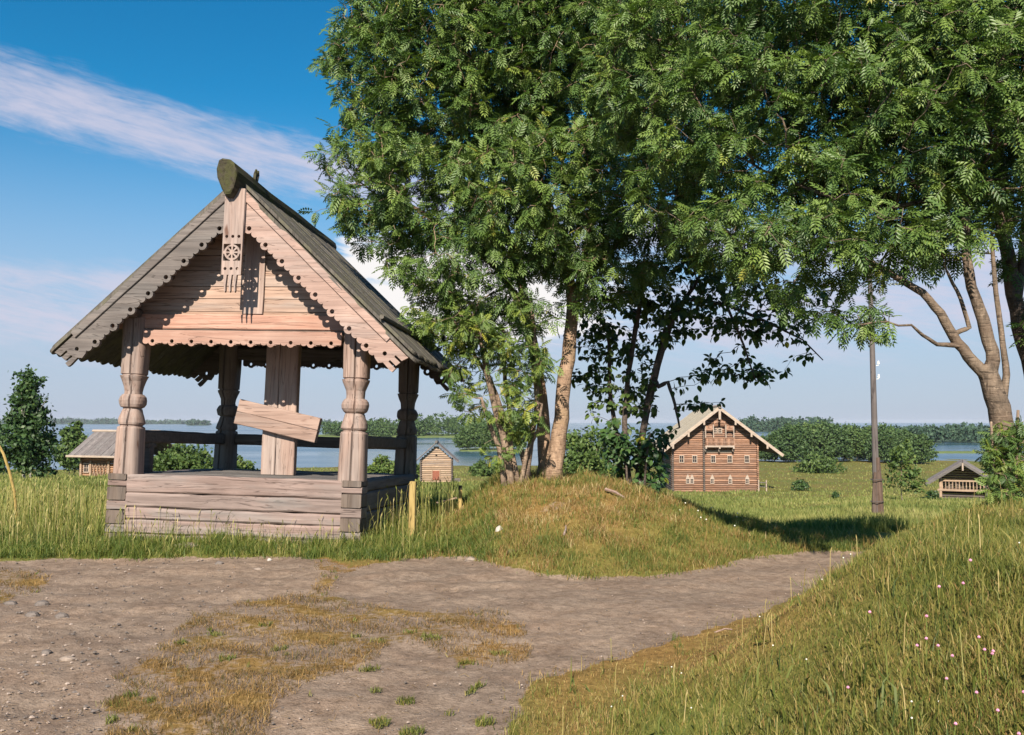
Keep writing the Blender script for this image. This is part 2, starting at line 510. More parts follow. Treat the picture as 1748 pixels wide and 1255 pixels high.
# ground sheet: fine near the camera, coarse far off
APX = -9.0
ys = [-7.5]
while ys[-1] < 420:
    Y = ys[-1]
    st = .16 if Y < 3 else (.055 if Y < 14.5 else (Y - APX) * .0075)
    ys.append(Y + st)
ys = np.array(ys)
us = np.linspace(-1, 1, 561); us = .98 * (.62 * us + .38 * us ** 3)
YY, UU = np.meshgrid(ys, us, indexing='ij')
XX = UU * (YY - APX)
ZZ = H(XX, YY)
s_, d_, sp_, PX, PY = cover(XX, YY, ZZ)
s2 = s_.copy()
for _ in range(2):
    q = np.pad(s2, 1, mode='edge')
    s2 = (q[1:-1, 1:-1] * 2 + q[:-2, 1:-1] + q[2:, 1:-1] + q[1:-1, :-2] + q[1:-1, 2:]) / 6
ZZ = ZZ - s2 * .02 * (YY < 14) + s2 * (YY < 14) * (wob(XX, YY, .42, 22) * .009 + wob(XX, YY, .21, 33) * .006 + wob(XX * .6, YY, .8, 12) * .005)
nr, nc = YY.shape
idx = np.arange(nr * nc).reshape(nr, nc)
quads = np.stack([idx[:-1, :-1], idx[:-1, 1:], idx[1:, 1:], idx[1:, :-1]], -1).reshape(-1, 4)
verts = np.stack([XX, YY, ZZ], -1).reshape(-1, 3)
fs = (s_[:-1, :-1] + s_[1:, 1:]).reshape(-1) / 2 > .55

# dryness of the vegetation: orange brown on the mound front and along the path edge
def dryness(x, y, px, py):
    v = .62 * np.exp(-((px - 985) / 165) ** 2 - ((py - 862) / 48) ** 2)
    v = v + .30 * np.exp(-((px - 1000) / 260) ** 2 - ((py - 935) / 55) ** 2)
    v = v + .75 * np.exp(-((px - 1090 - (1130 - py) * 1.6) / 190) ** 2) * np.exp(-((py - 1090) / 90) ** 2)
    v = v + .45 * np.exp(-((px - 960) / 90) ** 2) * np.exp(-((py - 1220) / 90) ** 2)
    v = v + .4 * np.exp(-((px - 640) / 90) ** 2) * np.exp(-((py - 950) / 30) ** 2)
    v = v + wob(x, y, 1.1, 5) * .10 + wob(x, y, 3.0, 22) * .10
    v = v + .18
    v = np.where(y > 16, .25 + wob(x, y, 14, 3) * .16 + wob(x, y, 5, 26) * .08, v)
    return np.clip(v, 0, 1)

mbare = sm((wob(XX, YY, .8, 6) * -1 + wob(XX, YY, .35, 29) * .6 - .25) / .5) * np.exp(-((PX - 1000) / 150) ** 2 - ((PY - 868) / 34) ** 2) * (YY < 14)
s2 = np.maximum(s2, .58 * mbare)
DR = np.clip(dryness(XX, YY, PX, PY) + d_ * .6, 0, 1)

m, t, b = material('ground_surface')
co = t.coord('Object')
soilf = t.attr('soil'); dryf = t.attr('dry')
n1 = t.noise(co, 2.2, 6, .6); n2 = t.noise(co, 14, 6, .65); n3 = t.noise(co, 70, 4, .6); n4 = t.noise(co, .8, 3, .5)
soilc = t.ramp(t.math('ADD', t.math('MULTIPLY', n2, .6), t.math('MULTIPLY', n3, .4)), [(.32, (.122, .089, .066)), (.5, (.222, .168, .130)), (.68, (.305, .236, .187))])
tr_ = t.noise(t.scale(co, .6, 1.1, 1), 1.0, 6, .65, 1.2)
soilc = t.mix(t.smooth(n1, .35, .7), soilc, t.mix(1.0, soilc, (.80, .76, .74), 'MULTIPLY'))
soilc = t.mix(t.smooth(tr_, .42, .62), soilc, t.mix(1.0, soilc, (1.2, 1.18, 1.15), 'MULTIPLY'))
n6 = t.noise(co, 5.5, 5, .7, .4)
soilc = t.mix(t.math('MULTIPLY', t.smooth(n6, .56, .68), .55), soilc, (.13, .098, .075))
sepx = t.new('ShaderNodeSeparateXYZ'); t.l.new(co, sepx.inputs[0])
vor = t.new('ShaderNodeTexVoronoi'); vor.inputs['Scale'].default_value = 34; t.l.new(co, vor.inputs['Vector'])
peb = t.smooth(vor.outputs['Distance'], .26, .18)
vsel = t.smooth(t.noise(co, 9, 2, .5), .56, .62)
pebc = t.mix(t.new('ShaderNodeSeparateColor').outputs[0], (.26, .23, .21), (.14, .12, .115))
sepc = t.n[-1] if False else None
soilc = t.mix(t.math('MULTIPLY', t.math('MULTIPLY', peb, vsel), .7), soilc, (.30, .25, .215))
grc = t.ramp(t.math('ADD', t.math('MULTIPLY', n2, .7), t.math('MULTIPLY', n1, .3)), [(.3, (.055, .070, .016)), (.55, (.115, .135, .032)), (.75, (.19, .185, .055))])
dryc = t.ramp(n2, [(.3, (.14, .075, .025)), (.55, (.25, .145, .052)), (.75, (.34, .22, .09))])
veg = t.mix(dryf, grc, dryc)
sf = t.smooth(t.math('ADD', soilf, t.math('MULTIPLY', t.math('SUBTRACT', n2, .5), .9)), .38, .62)
c = t.mix(sf, veg, soilc)
t.l.new(c, b.inputs['Base Color']); b.inputs['Roughness'].default_value = .95
b.inputs['Specular IOR Level'].default_value = .1
hh = t.math('ADD', t.math('MULTIPLY', n2, .8), t.math('ADD', t.math('MULTIPLY', n3, .35), t.math('MULTIPLY', peb, .15)))
bump(t, b, hh, .8, .03)
M_GROUND = m

def submesh(name, sel):
    f = quads[sel]
    un, inv = np.unique(f, return_inverse=True)
    o = np_mesh(name, verts[un], [inv.reshape(-1, 4)], M_GROUND,
                attrs={'soil': s2.reshape(-1)[un], 'dry': DR.reshape(-1)[un]}, smooth=True)
    o['kind'] = 'structure'
    return o
submesh('ground', ~fs)
submesh('path', fs)

# lake bed far off and the water
m, t, b = material('lake_water')
co = t.coord('Object')
wn = t.noise(t.scale(co, .25, .6, 1), 1.0, 4, .6)
wn2 = t.noise(t.scale(co, .006, .02, 1), 1.0, 4, .55)
b.inputs['Base Color'].default_value = (.035, .085, .125, 1)
rr = t.ramp(wn2, [(.35, .10), (.65, .28)])
t.l.new(rr, b.inputs['Roughness']); b.inputs['IOR'].default_value = 1.33
bump(t, b, wn, .12, .2)
mb = MB()
mb.add([(-8000, 120, WATER), (8000, 120, WATER), (8000, 8850, WATER), (-8000, 8850, WATER)], [(0, 1, 2, 3)])
tag(mb.build('water', m), kind='structure')

# ------------------------------------------------------------------ grass
def blades(pts, hgt, wid, lean=.35, curl=.5, rnd=None, face_jit=1.0):
    """returns verts, quads, tris, rnd"""
    n = len(pts)
    a = RNG.uniform(0, 2 * PI, n)
    side = np.stack([np.cos(a), np.sin(a), np.zeros(n)], -1)
    b_ = RNG.uniform(0, 2 * PI, n)
    ln = np.abs(RNG.normal(0, lean, n))
    out = np.stack([np.cos(b_) * ln, np.sin(b_) * ln, np.ones(n)], -1)
    out /= np.linalg.norm(out, axis=1)[:, None]
    out2 = out + np.stack([np.cos(b_), np.sin(b_), -.4 * np.ones(n)], -1) * (curl * RNG.uniform(.2, 1, n))[:, None]
    out2 /= np.linalg.norm(out2, axis=1)[:, None]
    h = hgt[:, None]; w = wid[:, None]
    mid = pts + out * h * .55
    tip = mid + out2 * h * .45
    pts = pts - np.array([0, 0, .01])
    v = np.stack([pts - side * w * .5, pts + side * w * .5, mid + side * w * .38, mid - side * w * .38, tip], 1)
    base = np.arange(n)[:, None] * 5
    q = base + np.array([[0, 1, 2, 3]]); tr = base + np.array([[3, 2, 4]])
    if rnd is None: rnd = RNG.uniform(0, 1, n)
    return v.reshape(-1, 3), q, tr, np.repeat(rnd, 5)

def sample(n, y0, y1, u0=-.72, u1=.72, p=1.0):
    """points with density falling off with distance"""
    r = RNG.uniform(0, 1, n)
    if p == 1.0: y = 1 / (1 / y0 - r * (1 / y0 - 1 / y1))
    else: y = y0 + (y1 - y0) * r
    u = RNG.uniform(u0, u1, n)
    x = u * y
    return x, y

M_GRASS = leafmat('meadow_grass', [(0, (.055, .080, .018)), (.3, (.118, .142, .027)), (.55, (.21, .195, .045)), (.78, (.31, .24, .08)), (1, (.45, .35, .16))], .3, .6)
M_DRY = leafmat('dry_grass', [(0, (.085, .080, .022)), (.18, (.13, .085, .032)), (.4, (.21, .125, .045)), (.65, (.31, .185, .066)), (1, (.43, .30, .13))], .25, .7)
M_MOUND = leafmat('mound_grass', [(0, (.06, .10, .02)), (.28, (.12, .15, .03)), (.5, (.20, .18, .045)), (.7, (.26, .15, .055)), (.88, (.31, .20, .085)), (1, (.44, .35, .18))], .28, .65)
M_TALL = leafmat('tall_grass', [(0, (.050, .085, .016)), (.35, (.10, .145, .026)), (.62, (.18, .20, .042)), (.85, (.32, .28, .095)), (1, (.44, .36, .17))], .3, .6)
M_FARG = leafmat('far_meadow_grass', [(0, (.10, .135, .032)), (.4, (.175, .20, .052)), (.75, (.26, .255, .082)), (1, (.36, .315, .135))], .3, .7)

PAV_C = (-3.42, 11.31); PAV_A = R(-6.3)
def pav_local(x, y):
    dx, dy = x - PAV_C[0], y - PAV_C[1]
    c, s = math.cos(-PAV_A), math.sin(-PAV_A)
    return dx * c - dy * s, dx * s + dy * c
def in_pav(x, y, mg=0.0):
    a, b_ = pav_local(x, y)
    return (np.abs(a) < 1.62 + mg) & (b_ > -.18 - mg) & (b_ < 3.06 + mg)

def put_grass(name, mat, x, y, h, w, rnd, **kw):
    z = H(x, y)
    v, q, tr, rr = blades(np.stack([x, y, z], -1), h, w, rnd=rnd, **kw)
    o = np_mesh(name, v, [q, tr], mat, attrs={'rnd': rr})
    return tag(o, kind='stuff')

# near meadow, mound, verges: everything that is not soil, to 18 m
x, y = sample(560000, 1.5, 19.0, -.78, .78)
z = H(x, y)
s, d, sp, px, py = cover(x + RNG.normal(0, .06, len(x)) * (RNG.uniform(0, 1, len(x)) < .6) , y + RNG.normal(0, .10, len(x)) * (RNG.uniform(0, 1, len(x)) < .6))
dr = dryness(x, y, px, py)
keep = (s < .2) & ~in_pav(x, y, -.02)
tall_left = keep & (y > 10.3) & (px < 720 + (y - 11) * 20) & (x < -1.05)
mound = keep & ~tall_left & (y > 8.6) & (x > -1.3) & (px < 1480)
mead = keep & ~tall_left & ~mound
N = len(x); rj = RNG.uniform(0, 1, N)
wpx = np.maximum(.0032, y * .00062)
# right meadow and bank
k = mead
isdry = RNG.uniform(0, 1, N) < np.clip(dr * 1.25 - .12, 0, .9)
clump = .55 + .45 * np.clip(wob(x, y, .5, 9) * .8 + .5, 0, 1)
hm = (.02 + .046 * rj ** 2) * (1.25 - .75 * np.clip(dr, 0, 1)) * clump * (1 + .4 * sm((px - 1350) / 300)) * (1 - .45 * sm((y - 4.5) / 3))
edge = np.clip((s - 0), 0, 1)
kk = k & ~isdry
put_grass('meadow_grass', M_GRASS, x[kk], y[kk], hm[kk] * 1.25, wpx[kk] * RNG.uniform(.7, 1.5, kk.sum()), np.clip(RNG.normal(.33, .2, kk.sum()) + dr[kk] * .45 + wob(x[kk], y[kk], .7, 19) * .12, 0, 1), lean=.6)
kk = (k | mound) & isdry & ~(mound & (rj > .75))
put_grass('dry_grass', M_DRY, x[kk], y[kk], hm[kk] * np.where(mound[kk], .8, 1.0), wpx[kk] * RNG.uniform(.6, 1.2, kk.sum()), np.clip(RNG.normal(.5, .25, kk.sum()), 0, 1), lean=.8, curl=.8)
kk = mound & ~isdry
xm, ym = sample(330000, 8.8, 18.5, -.10, .44)
_s, _d, _sp, pxm, pym = cover(xm + RNG.normal(0, .05, len(xm)), ym + RNG.normal(0, .08, len(xm)))
km = (_s < .2) & (pxm < 1490) & (xm > -1.25) & ~in_pav(xm, ym, .05)
pt = wob(xm, ym, .75, 6) + .6 * wob(xm, ym, .3, 17)
km &= RNG.uniform(0, 1, len(xm)) < .34 + .55 * pt
xm, ym, pt, pxm, pym = xm[km], ym[km], pt[km], pxm[km], pym[km]
nm = len(xm); drm = dryness(xm, ym, pxm, pym)
toned = np.clip(.22 + .68 * drm + .22 * wob(xm, ym, .9, 27) + RNG.normal(0, .2, nm), 0, 1)
put_grass('mound_tufts', M_MOUND, xm, ym, (.022 + .115 * RNG.uniform(0, 1, nm) ** 2.4) * (.7 + .35 * np.clip(pt + .3, 0, 1.5)) * (1 + .5 * sm((ym - 12.3) / 1.5)), np.maximum(.004, ym * .0006) * RNG.uniform(.6, 1.4, nm), toned, lean=.55, curl=.7)
hh_ = (.04 + .15 * rj ** 3) * (1 + .8 * sm((y - 12.0) / 2)) * clump * (.55 + .6 * np.clip(wob(x, y, .9, 13) + .5, 0, 1.4))
put_grass('mound_grass', M_GRASS, x[kk], y[kk], hh_[kk], wpx[kk] * RNG.uniform(.7, 1.4, kk.sum()), np.clip(RNG.normal(.42, .22, kk.sum()) + dr[kk] * .3, 0, 1), lean=.5)
kk = tall_left
fr = sm((y - 10.4) / 1.2)
front = in_pav(x, y, .62) & (pav_local(x, y)[1] < 0)
ht = (.10 + .30 * rj) * (.42 + .58 * fr) * np.where(front, 1.05, 1.0) * clump
put_grass('tall_grass', M_TALL, x[kk], y[kk], ht[kk], wpx[kk] * RNG.uniform(.6, 1.3, kk.sum()), np.clip(RNG.normal(.42, .24, kk.sum()), 0, 1), lean=.28, curl=.5)
# flattened dry turf on the worn patch and thin tufts on the soil
x2, y2 = sample(230000, 4.0, 11.6, -.62, .2)
s, d, sp, px, py = cover(x2, y2)
pat = wob(x2, y2, .35, 14) * .5 + wob(x2, y2, .9, 7) * .4
k = d & (RNG.uniform(0, 1, len(x2)) < .10 + .75 * np.clip(pat + .35, 0, 1)) & (px < 940)
n = k.sum()
put_grass('worn_dry_turf', M_DRY, x2[k], y2[k], RNG.uniform(.012, .055, n) * (.6 + .9 * np.clip(pat[k] + .4, 0, 1)), np.maximum(.003, y2[k] * .0005) * RNG.uniform(.7, 1.3, n), np.clip(RNG.normal(.36, .25, n) + wob(x2[k], y2[k], 1.2, 31) * .2, 0, 1), lean=2.4, curl=1.3)
tuft = (wob(x2, y2, .28, 18) + wob(x2, y2, .6, 3) * .5 > .95) & (s > .3) & (sp | (d & (pat < .1)))
k = tuft; n = k.sum()
put_grass('green_tufts', M_GRASS, x2[k], y2[k], RNG.uniform(.012, .045, n), np.maximum(.003, y2[k] * .0007) * RNG.uniform(.8, 1.6, n), np.clip(RNG.normal(.32, .18, n), 0, 1), lean=1.5, curl=1.0)
# ragged fringe of blades along soil edges
# seed stalks standing above the tall grass
def stalks(name, x, y, h, mat, headlen=.07, headw=.012):
    n = len(x); z = H(x, y)
    p0 = np.stack([x, y, z], -1)
    a = RNG.uniform(0, 2 * PI, n); ln = np.abs(RNG.normal(0, .14, n))
    dr_ = np.stack([np.cos(a) * ln, np.sin(a) * ln, np.ones(n)], -1)
    top = p0 + dr_ * h[:, None]
    bend = top + np.stack([np.cos(a), np.sin(a), 1.2 * np.ones(n)], -1) * headlen * .7
    sd_ = np.stack([np.cos(a + 1.57), np.sin(a + 1.57), np.zeros(n)], -1)
    w = np.maximum(.0022, y * .00026)[:, None]
    hw = np.maximum(headw * .5, y * .00042)[:, None]
    mid = (top + bend) / 2
    v = np.stack([p0 - sd_ * w, p0 + sd_ * w, top + sd_ * w * .6, top - sd_ * w * .6, mid + sd_ * hw, mid - sd_ * hw, bend], 1).reshape(-1, 3)
    b0 = np.arange(n)[:, None] * 7
    rr = np.repeat(RNG.uniform(.55, 1, n), 7)
    o = np_mesh(name, v, [np.concatenate([b0 + [[0, 1, 2, 3]], b0 + [[3, 2, 4, 5]]]), b0 + [[5, 4, 6]]], mat, attrs={'rnd': rr})
    return tag(o, kind='stuff')
xs, ys_ = sample(26000, 10.6, 17.5, -.62, -.06)
k = ~in_pav(xs, ys_, .03) & (cover(xs, ys_)[0] < .2) & (xs < -.75)
xs, ys_ = xs[k], ys_[k]
sl = np.where(in_pav(xs, ys_, .5) & (pav_local(xs, ys_)[1] < 0), .75, 1.0)
k = RNG.uniform(0, 1, len(xs)) < .16
stalks('seed_stalks', xs[k], ys_[k], (RNG.uniform(.15, .58, k.sum()) * (.4 + .6 * sm((ys_[k] - 10.4) / 1.0)) * sl[k]), M_TALL)
xs, ys_ = sample(26000, 1.8, 12.0, -.1, .72)
sc_, _, _, px, py = cover(xs, ys_)
k = (sc_ < .2) & (RNG.uniform(0, 1, len(xs)) < .028)
xs, ys_ = xs[k], ys_[k]
stalks('meadow_seed_stalks', xs, ys_, RNG.uniform(.06, .17, len(xs)), M_GRASS, .03, .005)
# slope behind the path and the field to the lake
x, y = sample(200000, 18.0, 230.0, -.66, .66)
z = H(x, y); k = (z > WATER + .15)
x, y = x[k], y[k]; n = len(x)
hf = np.clip(.20 + .14 * wob(x, y, 5, 2), .06, .6) * RNG.uniform(.6, 1.3, n)
hf = np.where(y > 60, hf * 1.2, hf)
put_grass('field_grass', M_FARG, x, y, hf, np.maximum(.008, y * .0011), np.clip(.42 + wob(x, y, 9, 11) * .22 + wob(x, y, 26, 21) * .18 + RNG.normal(0, .16, n), 0, 1), lean=.3)

# coarse broad blades and weeds that break the even lawn
x, y = sample(9000, 1.6, 9.0, -.05, .72)
_s, _, _, px, py = cover(x, y)
pw = np.exp(-((px - 1420) / 170) ** 2 - ((py - 1230) / 70) ** 2) + .10 * (wob(x, y, .8, 4) > .55) + .02
k = (_s < .2) & (RNG.uniform(0, 1, len(x)) < pw); n = k.sum()
put_grass('coarse_grass', M_GRASS, x[k], y[k], RNG.uniform(.07, .19, n), RNG.uniform(.006, .012, n), np.clip(RNG.normal(.26, .14, n), 0, 1), lean=.8, curl=1.2)
def weeds(name, x, y, size, mat, per=6):
    n = len(x); z = H(x, y); m = n * per
    P0 = np.repeat(np.stack([x, y, z], -1), per, 0); a = RNG.uniform(0, 6.28, m); s = np.repeat(size, per) * RNG.uniform(.5, 1.2, m)
    el_ = RNG.uniform(.0, .45, m)
    d = np.stack([np.cos(a) * np.cos(el_), np.sin(a) * np.cos(el_), np.sin(el_)], -1)
    sd_ = np.stack([-np.sin(a), np.cos(a), np.zeros(m)], -1) * (s * RNG.uniform(.16, .34, m))[:, None]
    P0 = P0 + d * (s * .15)[:, None] + np.array([0, 0, .012])
    mid = P0 + d * (s * .55)[:, None]; tip = P0 + d * s[:, None] - np.array([0, 0, 1]) * (s * .18)[:, None]
    v = np.stack([P0, mid + sd_, tip, mid - sd_], 1).reshape(-1, 3)
    q = np.arange(m)[:, None] * 4 + np.array([[0, 1, 2, 3]])
    rr = np.repeat(np.clip(np.repeat(RNG.normal(.46, .15, n), per) + RNG.normal(0, .08, m), 0, 1), 4)
    return tag(np_mesh(name, v, [q], mat, attrs={'rnd': rr}), kind='stuff')
x, y = sample(16000, 1.6, 17.0, -.62, .72)
_s, _, _, px, py = cover(x, y)
k = (_s < .2) & ~in_pav(x, y, .1) & (RNG.uniform(0, 1, len(x)) < .05 + .22 * (wob(x, y, 1.1, 8) + .5 * wob(x, y, .4, 25) > .9)) & (RNG.uniform(0, 1, len(x)) < .35)
weeds('broad_leaf_weeds', x[k], y[k], np.maximum(RNG.uniform(.025, .055, k.sum()), y[k] * .0035), M_GRASS)
# straw and leaf litter lying on the bare soil
x, y = sample(9000, 4.2, 11.5, -.6, .42)
_s, _d, _, px, py = cover(x, y)
k = (_s > .45) & (RNG.uniform(0, 1, len(x)) < np.where(_d, .5, .16)); x, y = x[k], y[k]; n = len(x)
a = RNG.uniform(0, 6.28, n); L_ = RNG.uniform(.012, .06, n); w_ = np.maximum(.0016, y * .00022) * RNG.uniform(.7, 1.6, n)
z = H(x, y) - .008
d = np.stack([np.cos(a), np.sin(a), RNG.uniform(-.05, .25, n)], -1) * L_[:, None]; sd_ = np.stack([-np.sin(a), np.cos(a), np.zeros(n)], -1) * w_[:, None]
p0 = np.stack([x, y, z], -1)
v = np.stack([p0 - sd_, p0 + sd_, p0 + d + sd_ * .6, p0 + d - sd_ * .6], 1).reshape(-1, 3)
tag(np_mesh('straw_litter', v, [np.arange(n)[:, None] * 4 + np.array([[0, 1, 2, 3]])], M_DRY, attrs={'rnd': np.repeat(RNG.uniform(.1, 1, n), 4)}), kind='stuff')
# tussocks: fans of longer blades of one tone
def tussocks(name, x, y, hgt, mat, tone, per=24, rad=.05):
    n = len(x); m = n * per
    X = np.repeat(x, per) + RNG.normal(0, rad, m); Y_ = np.repeat(y, per) + RNG.normal(0, rad, m)
    hh = np.repeat(hgt, per) * RNG.uniform(.45, 1.15, m)
    rn = np.clip(np.repeat(tone, per) + RNG.normal(0, .10, m), 0, 1)
    put_grass(name, mat, X, Y_, hh, np.maximum(.0035, Y_ * .0006) * RNG.uniform(.7, 1.3, m), rn, lean=.7, curl=.9)
x, y = sample(5200, 8.9, 17.0, -.12, .42)
_s, _, _, px, py = cover(x, y)
k = (_s < .2) & (px < 1490) & (x > -1.2) & (RNG.uniform(0, 1, len(x)) < .16 + .3 * (wob(x, y, 1.4, 11) > .3)) & ~in_pav(x, y, .1)
tussocks('mound_tussocks', x[k], y[k], RNG.uniform(.06, .19, k.sum()), M_MOUND, np.clip(RNG.normal(.30, .25, k.sum()) + .25 * dryness(x[k], y[k], px[k], py[k]), 0, .95))
x, y = sample(2600, 1.7, 11.0, -.02, .72)
_s, _, _, px, py = cover(x, y)
k = (_s < .2) & (RNG.uniform(0, 1, len(x)) < .10 + .3 * (wob(x, y, 1.2, 24) > .45))
tussocks('bank_tussocks', x[k], y[k], RNG.uniform(.05, .13, k.sum()), M_GRASS, RNG.normal(.32, .22, k.sum()), 20, .03)
x, y = sample(3600, 10.2, 11.6, -.66, -.02)
_s, _, _, px, py = cover(x, y)
k = (_s < .2) & ~in_pav(x, y, .02) & (RNG.uniform(0, 1, len(x)) < .5)
tussocks('verge_tussocks', x[k], y[k], RNG.uniform(.06, .20, k.sum()), M_TALL, RNG.normal(.38, .2, k.sum()), 22, .05)
# the meadow goes on to both sides of the view
for sgn in (-1, 1):
    x, y = sample(90000, 1.3, 19.0, .76, 1.5); x = x * sgn
    _s, _, _, px, py = cover(x, y); k = (_s < .2) & (np.abs(x) < 14); n = k.sum()
    tl = (x[k] < 0) & (y[k] > 10.3)
    put_grass('side_meadow_grass', M_GRASS, x[k], y[k], (.03 + .06 * RNG.uniform(0, 1, n) ** 2) * np.where(tl, 4.0, 1.3), np.maximum(.004, y[k] * .0009) * RNG.uniform(.7, 1.5, n), np.clip(RNG.normal(.4, .22, n), 0, 1), lean=.5)
x, y = sample(70000, 18.0, 230.0, .64, 1.1); x = x * np.where(RNG.uniform(0, 1, len(x)) < .5, -1, 1)
z = H(x, y); k = z > WATER + .15; x, y = x[k], y[k]; n = len(x)
put_grass('side_field_grass', M_FARG, x, y, np.clip(.20 + .14 * wob(x, y, 5, 2), .06, .6) * RNG.uniform(.6, 1.3, n), np.maximum(.008, y * .0013), np.clip(.42 + wob(x, y, 9, 11) * .22 + RNG.normal(0, .16, n), 0, 1), lean=.3)
# ------------------------------------------------------------------ the roofed pavilion
pav = empty('pavilion', (PAV_C[0], PAV_C[1], .03))
pav.rotation_mode = 'XYZ'
pav.rotation_euler = (Matrix.Rotation(PAV_A, 4, 'Z') @ Matrix.Rotation(R(-1.75), 4, 'X') @ Matrix.Rotation(R(1.3), 4, 'Y')).to_euler('XYZ')
tag(pav, 'open timber pavilion with carved barge boards on a low log base beside the path', 'pavilion')
HW, DP = 1.45, 2.87
PT = .84                                   # platform top
X0, X1, Y0, Y1 = -1.62, 1.62, -.17, 3.04
mb = MB()
fr = [(.84, .61), (.61, .43), (.43, .285), (.285, .11), (.11, -.25)]
for a, b_ in fr:
    mb.box(-1.372, 1.372, Y0, Y0 + .25, b_ + .004, a - .004, .018, 14, .006)
for a, b_ in ((.76, .68), (.51, .39), (.22, .11), (-.06, -.25)):
    for s_ in (-1, 1):
        mb.box(*sorted((s_ * 1.366, s_ * 1.622)), Y0 + .003, Y0 + .255, b_ + .002, a - .002, .012, 2, .004)
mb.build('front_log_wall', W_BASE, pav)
mb = MB()
for a, b_ in fr:
    mb.box(-1.372, 1.372, Y1 - .25, Y1, b_ + .004, a - .004, .018, 8, .006)
mb.build('back_log_wall', W_BASE, pav)
for s_ in (-1, 1):
    mb = MB()
    lo, hi = sorted((s_ * 1.375, s_ * 1.618))
    for a, b_ in ((.84, .70), (.70, .45), (.45, .20), (.20, -.25)):
        mb.box(lo, hi, Y0 + .26, Y1 - .26, b_ + .004, a - .004, .02, 10, .006, axis='y')
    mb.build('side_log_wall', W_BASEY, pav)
    for a, b_ in ((.84, .765), (.675, .515), (.385, .225), (.105, -.055)):
        mb = MB(); mb.box(lo, hi, Y0 - .002 - random.uniform(.004, .012), Y0 + .262, b_, a, .012, 1, .004, axis='y')
        mb.build('log_end', W_END, pav)
        mb = MB(); mb.box(lo, hi, Y1 - .262, Y1 + .01, b_, a, .012, 1, .004, axis='y')
        mb.build('log_end', W_END, pav)
mb = MB()
yy = Y0 + .255
while yy < Y1 - .27:
    w = random.uniform(.17, .23); w = min(w, Y1 - .255 - yy)
    dz = random.uniform(-.006, .004)
    mb.box(-1.372, 1.372, yy + .003, yy + w - .003, .77 + dz, .832 + dz, .006, 6, .003)
    yy += w
mb.build('floor', W_GREY, pav)

def ring_sq(cx, cy, z, r, e, n=72, split=None):
    out = []
    for j in range(n):
        a = 2 * PI * (j + .5) / n
        c, s = math.cos(a), math.sin(a)
        q = (abs(c) ** e + abs(s) ** e) ** (-1 / e)
        if split and j in split: q *= 1 - split[j]
        out.append((cx + c * q * r, cy + s * q * r, z))
    return out
PROF = [(0.800, 0.164, 3.20), (1.405, 0.153, 3.20), (1.425, 0.145, 3.20), (1.432, 0.128, 3.00), (1.445, 0.128, 2.50), (1.452, 0.146, 2.50), (1.475, 0.156, 2.50), (1.530, 0.147, 2.50), (1.600, 0.124, 2.50), (1.645, 0.112, 2.50), (1.652, 0.104, 2.50),
        (1.660, 0.112, 2.35), (1.675, 0.138, 2.35), (1.710, 0.157, 2.35), (1.760, 0.162, 2.35), (1.800, 0.150, 2.35), (1.830, 0.126, 2.35), (1.838, 0.106, 2.50), (1.870, 0.104, 2.50), (1.930, 0.112, 2.50), (2.000, 0.137, 2.50), (2.040, 0.154, 2.50), (2.068, 0.157, 3.00),
        (2.073, 0.134, 3.00), (2.085, 0.134, 3.00), (2.092, 0.148, 3.20), (2.400, 0.153, 3.20), (2.800, 0.158, 3.20)]
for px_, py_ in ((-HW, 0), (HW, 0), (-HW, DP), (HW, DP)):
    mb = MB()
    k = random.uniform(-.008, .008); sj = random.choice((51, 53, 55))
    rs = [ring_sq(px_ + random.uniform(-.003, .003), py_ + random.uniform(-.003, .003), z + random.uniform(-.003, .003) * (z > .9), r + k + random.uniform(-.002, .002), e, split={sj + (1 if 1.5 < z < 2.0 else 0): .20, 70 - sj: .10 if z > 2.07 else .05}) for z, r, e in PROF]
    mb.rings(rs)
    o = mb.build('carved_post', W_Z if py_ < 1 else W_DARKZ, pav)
    # hairline split down the post
for s_ in (-1, 1):
    mb = MB(); mb.beam((s_ * HW, .165, 1.31), (s_ * HW, DP - .165, 1.30), .11, .17, .025, 8, .005)
    mb.build('side_rail', W_DARK, pav)
mb = MB(); mb.beam((-HW + .165, DP, 1.30), (HW - .165, DP, 1.29), .11, .17, .025, 8, .005)
mb.build('back_rail', W_DARK, pav)
mb = MB()
mb.beam((-HW, .47, .835), (-HW, .47, 1.225), .11, .11, .02, up=(0, 1, 0))
mb.beam((-HW, .58, 1.19), (-HW, .36, 1.19), .10, .06, .02)
mb.build('rail_stub', W_DARK, pav)
# plates and tie beams
for s_ in (-1, 1):
    mb = MB(); mb.beam((s_ * HW, -.44, 2.86), (s_ * HW, DP + .16, 2.86), .2, .13, .03, 6, .004)
    mb.build('roof_plate', W_DARK, pav)
for yb in (.0, DP):
    mb = MB(); mb.beam((-HW - .05, yb, 2.66), (HW + .05, yb, 2.66), .16, .2, .03, 6, .004)
    mb.build('tie_beam', W_DARK, pav)

